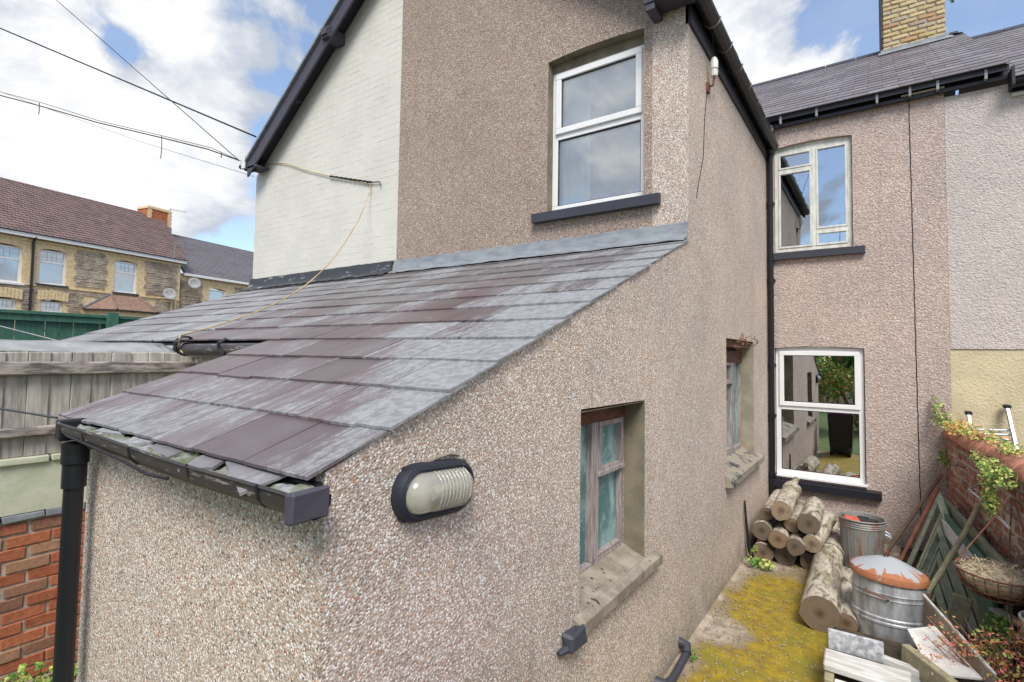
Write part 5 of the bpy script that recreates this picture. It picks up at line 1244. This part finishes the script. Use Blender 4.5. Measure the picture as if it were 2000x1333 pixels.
b=MB(); b.cbox(-.31,.12,3.80,3.99,.15,.200,.008,.006); b.build('flaking_plank',M_oldpaint,None,label='flaking cream plank along the front of the rubble heap',category='plank')
b=MB(); b.cbox(-.305,-.255,3.72,3.86,.02,.148,.006,.003); b.build('brick_block',M_mossywood,None,label='small dark block under the left end of the flaking plank',category='block')
b=MB(); b.cbox(-.25,.30,3.45,3.78,.12,.142,.004,.003); b.build('white_board',M_whitepanel,None,label='flat white board lying lowest at the bottom edge of the picture',category='panel')
b=MB(); b.cbox(-.3,.6,3.3,4.6,.0,.11,.02,.01); b.build('rubble_heap',M_soil,None,label='dark earth heap under the planks and panels',category='earth heap')
b=MB(); b.tube([(.275,4.66,.02),(.285,4.60,.30)],.014,8); b.build('blue_tube',simple('blue_plastic',(.10,.18,.42),.5),None,label='short blue plastic tube between the tub and the beige board',category='tube')
bu=thing('galvanised_bucket',(.75,4.1,.2),'galvanised bucket standing among red leaves at the right edge','bucket')
b=MB(); b.lathe((.765,4.15,.10),[(.10,0),(.135,.50),(.142,.51),(.142,.52),(.13,.52),(.10,.02)],28,caps=(True,False)); b.build('bucket_body',M_galv,bu,smooth=40)
b=MB(); b.lathe((.765,4.15,.10),[(.128,.40),(.137,.405),(.134,.412)],28); b.build('hoop',M_galv,bu)
plank('small_shelf',(.60,4.75,.42),(.74,4.5,.42),.08,.02,M_felt,'small grey board poking out behind the galvanised bucket','board')

ldr=thing('aluminium_ladder',(.9,7.0,1.2),'aluminium ladder leaning on the cream wall behind the brick wall','ladder')
for (p,q,k) in (((.745,CY-.10,1.515),(.80,CY-.75,.2),0),((1.045,CY-.06,1.60),(1.16,CY-.75,.2),1)):
    b=MB(); b.beam(p,q,.028,.06,(0,-1,.4)); b.build('stile',M_alu,ldr,bevel=.003)
    b=MB(); b.cbox(p[0]-.03,p[0]+.03,p[1]-.04,p[1]+.04,p[2]-.01,p[2]+.03,.01); b.build('end_cap',M_blackplastic,ldr)
for k,(z,yy) in enumerate(((1.36,.13),(1.32,.16),(1.275,.19),(1.0,.35),(.7,.5))):
    b=MB(); b.tube([(.752,CY-yy,z),(1.075,CY-yy,z+.02)],.012,8); b.build('rung',M_alu,ldr,smooth=40)

# wheelie bin whose lid corner shows at the bottom edge
wb=thing('wheelie_bin',(-.70,1.25,0),'black wheeled bin with a purple lid standing below the wall light','bin')
b=MB(); b.add([(-.90,1.0,.05),(-.51,1.0,.05),(-.51,1.46,.05),(-.90,1.46,.05),(-.94,.97,.88),(-.47,.97,.88),(-.47,1.50,.88),(-.94,1.50,.88)],[(0,3,2,1),(4,5,6,7),(0,1,5,4),(1,2,6,5),(2,3,7,6),(3,0,4,7)]); b.build('bin_body',M_blackplastic,wb,bevel=.02)
b=MB(); b.cbox(-.95,-.46,.96,1.52,.885,.985,.02); b.build('lid',M_purple,wb,bevel=.01)
b=MB(); b.tube([(-.93,1.535,.95),(-.48,1.535,.95)],.012,8); b.build('handle',M_blackplastic,wb)
for x in (-.86,-.55):
    b=MB(); b.tube([(x-.03,1.48,.10),(x+.03,1.48,.10)],.10,16); b.build('wheel',M_blackplastic,wb,smooth=40)

# ================================================================ PLANTS
def leaves(b,c,rx,ry,rz,n,size,rng,dens=1):
    for _ in range(n):
        while True:
            x,y,z=rng.uniform(-1,1),rng.uniform(-1,1),rng.uniform(-1,1)
            if x*x+y*y+z*z<1: break
        p=Vector((c[0]+x*rx,c[1]+y*ry,c[2]+z*rz)); s_=size*rng.uniform(.6,1.3)
        a_=Vector((rng.uniform(-1,1),rng.uniform(-1,1),rng.uniform(-.6,.6))).normalized(); nn_=Vector((rng.uniform(-.8,.8),rng.uniform(-1,.3),rng.uniform(0,1))).normalized(); q=a_.cross(nn_).normalized(); up_=q.cross(a_)*.15
        b.add([p-a_*s_*.5,p+q*s_*.32+up_*s_,p+a_*s_*.5,p-q*s_*.32+up_*s_],[(0,1,2,3)])
def plant(name,label,cat,clumps,mats,stems,seed,group=None,base=None):
    rng=random.Random(seed); base=base or clumps[0][0]
    t_=thing(name,base,label,cat,group)
    for mi,m_ in enumerate(mats):
        b=MB()
        for (c,r_,n,sz) in clumps: leaves(b,c,r_[0],r_[1],r_[2],max(1,int(n/len(mats))),sz,rng)
        b.build('leaves',m_,t_,kind='stuff')
    if stems:
        b=MB()
        for (c,r_,n,sz) in clumps:
            for k in range(stems):
                q=Vector((c[0]+rng.uniform(-1,1)*r_[0],c[1]+rng.uniform(-1,1)*r_[1],c[2]+rng.uniform(-.5,1)*r_[2])); p=Vector(base)+Vector((rng.uniform(-.03,.03),rng.uniform(-.03,.03),-.02))
                b.tube([p,p.lerp(q,.5)+Vector((rng.uniform(-.04,.04),rng.uniform(-.04,.04),.02)),q],.0025,4)
        b.build('stems',M_stem,t_)
    return t_
cw=lambda u,z,o=.0: tuple(FR.pt(u,z,o))
plant('wall_plant','leggy green weed growing where the brick coping meets the rear wall','plant',[(cw(.10,1.50,.05),(.09,.08,.12),90,.035),(cw(.18,1.42,.02),(.12,.1,.06),70,.035),(cw(.06,1.62,.08),(.06,.05,.08),25,.035)],[M_leafY,M_leafG],5,1,base=cw(.12,1.38,-.02))
plant('wall_plant','orange-tinged creeping plant on the coping just before the ladder','plant',[(cw(.55,1.42,-.02),(.14,.22,.06),170,.03),(cw(.75,1.40,.0),(.12,.18,.06),120,.03)],[M_leafO,M_leafY],4,2,base=cw(.6,1.38,-.05))
plant('wall_plant','green and orange weed on the coping below the ladder','plant',[(cw(1.15,1.43,-.05),(.12,.2,.07),120,.032),(cw(1.35,1.40,-.1),(.1,.2,.06),70,.034)],[M_leafY,M_leafO,M_leafG],4,3,base=cw(1.2,1.38,-.08))
plant('wall_plant','largest yellow-green succulent clump spilling over the brick coping','plant',[(cw(2.18,1.20,.13),(.05,.13,.06),110,.026),(cw(2.25,1.30,.10),(.08,.26,.07),190,.028),(cw(1.95,1.28,.10),(.05,.16,.05),70,.024),(cw(2.30,1.10,.13),(.04,.10,.07),60,.024),(cw(2.05,1.42,-.06),(.10,.22,.04),110,.026),(cw(1.7,1.30,.08),(.06,.14,.05),60,.028),(cw(1.85,1.42,-.05),(.1,.14,.04),60,.028)],[M_leafY,M_leafY,M_leafG],4,4,base=cw(1.9,1.34,0))
plant('wall_plant','yellow-green clump hanging low at the right edge of the picture','plant',[(cw(2.33,1.10,.14),(.05,.14,.12),170,.032),(cw(2.42,1.28,.10),(.08,.18,.08),120,.032)],[M_leafY,M_leafG],4,5,base=cw(2.3,1.32,.02))
plant('wall_weed','small green weed rooted in the brick joints near the corner','plant',[(cw(.14,1.02,.04),(.05,.06,.07),40,.04),(cw(.05,1.10,.03),(.03,.03,.04),16,.03)],[M_leafG,M_leafY],3,6,base=cw(.1,1.0,0))
plant('wall_weed','pale weed growing from the brick wall above the plastic channel end','plant',[(cw(2.35,.50,.1),(.1,.14,.06),60,.035)],[M_leafG,M_leafY],4,7,base=cw(2.3,.45,.05))
plant('ground_weed','bright green cranesbill at the foot of the log pile by the black rod','plant',[((-.98,5.62,.07),(.13,.07,.05),60,.05),((-1.05,5.74,.16),(.04,.04,.06),16,.045)],[M_leafG,M_leafY],6,8,base=(-1.02,5.68,.0))
plant('ground_weed','tiny green weed beside the elbow of the black waste pipe','plant',[((AX+.10,3.66,.05),(.03,.03,.03),16,.03)],[M_leafG],2,9,base=(AX+.1,3.66,.0))
plant('green_shrub','green leafy shrub in front of the dark end of the green panel','plant',[((.60,4.55,.34),(.10,.10,.13),240,.034),((.54,4.48,.22),(.07,.08,.08),100,.03)],[M_leafG,M_leafG,M_leafY],6,10,base=(.6,4.5,.1))
plant('red_leaved_shrub','red and orange leaved shrub spreading over the white sheet at lower right','plant',[((.50,4.15,.36),(.13,.14,.13),190,.026),((.62,4.0,.34),(.16,.14,.12),240,.026),((.36,4.12,.37),(.12,.12,.06),80,.020),((.30,4.22,.42),(.10,.1,.10),40,.018),((.50,3.8,.30),(.14,.1,.08),150,.026),((.66,4.18,.50),(.08,.08,.10),90,.03)],[M_leafR,M_leafO,M_leafR,M_leafY],14,11,base=(.58,4.05,.12))
plant('fallen_leaves','scatter of small red leaves lying on the white stained sheet','leaves',[((.26,4.12,.318),(.14,.16,.02),60,.018)],[M_leafR,M_leafO],0,12)
plant('dry_weed','dry brown branching weed stem behind the rusty lid','plant',[((.22,5.25,.36),(.09,.08,.12),8,.02)],[M_hay],9,13,base=(.20,5.2,.12))
plant('ground_weed','small green plants at the foot of the orange brick wall, lower left','plant',[((-4.1,.95,.08),(.16,.2,.10),170,.05),((-4.15,1.25,.06),(.1,.14,.08),90,.045),((-3.3,1.2,.05),(.15,.2,.07),60,.04)],[M_leafG,M_leafY],6,14,base=(-4.15,1.0,0))
plant('chimney_weed','spiky green weed growing out of the side of the buff brick chimney','plant',[((CHX1+.08,CHY0+.05,8.05),(.06,.05,.45),90,.10),((CHX1+.02,CHY0+.0,8.35),(.05,.04,.3),60,.07)],[M_leafG,M_leafY],5,15,base=(CHX1,CHY0+.03,8.0))
# loose grit and moss crumbs on the path
b=MB(); rng=random.Random(3)
for k in range(520):
    x=AX+.05+abs(rng.gauss(0,.30)); y=rng.uniform(3.2,6.0)
    if x>-.45: x=rng.uniform(AX+.03,-.45)
    s_=rng.uniform(.003,.009); z=.022; b.add([(x-s_,y,z-.006),(x,y-s_,z-.006),(x+s_,y,z-.006),(x,y+s_,z-.006),(x,y,z+s_*.7)],[(0,1,4),(1,2,4),(2,3,4),(3,0,4)])
b.build('path_grit',M_csill,None,kind='stuff',label='loose grit scattered on the mossy path',category='grit')

# garden behind the viewpoint: seen only in the lower window's reflection
def bush(c,r_,h,label,mats,seed,n=1500,sz=.11):
    rng=random.Random(seed); t_=thing('garden_bush',(c[0],c[1],0),label,'bush')
    b=MB(); 
    for k in range(6): a_=rng.uniform(0,6.28); b.tube([(c[0],c[1],0),(c[0]+math.cos(a_)*r_*.3,c[1]+math.sin(a_)*r_*.3,h*.5),(c[0]+math.cos(a_)*r_*.6,c[1]+math.sin(a_)*r_*.6,h*.85)],[.05,.03,.01],6)
    b.build('trunk',M_stem,t_)
    cl=[(Vector((c[0]+rng.uniform(-.7,.7)*r_,c[1]+rng.uniform(-.6,.6)*r_,h*rng.uniform(.12,.9))),rng.uniform(.3,.5)*r_) for _ in range(9)]
    for m_ in mats:
        b=MB()
        for (p,q) in cl: leaves(b,p,q,q,q*.8,int(n/9/len(mats)),sz,rng)
        b.build('crown',m_,t_,kind='stuff')
bush((-.5,-3.4),1.5,2.0,'broad green garden bush mirrored in the lower window',[M_leafG,M_leafY,M_leafG,M_leafO],41,5200,.10)
bush((1.4,-4.2),1.4,2.4,'green bush with orange tips mirrored at the right of the lower window',[M_leafG,M_leafO],42,3000)
bush((-2.4,-4.4),1.4,2.3,'taller green bush mirrored beside the wall in the lower window',[M_leafG,M_leafY],43,3600)
bush((-1.6,-13.5),3.2,9.4,'far garden tree mirrored low in the upper rear window',[M_leafG,M_leafG],44,7000,.26)
flat('lawn',[(-4.3,-14),(5,-14),(5,.9),(-4.3,.9)],.0,M_grass)
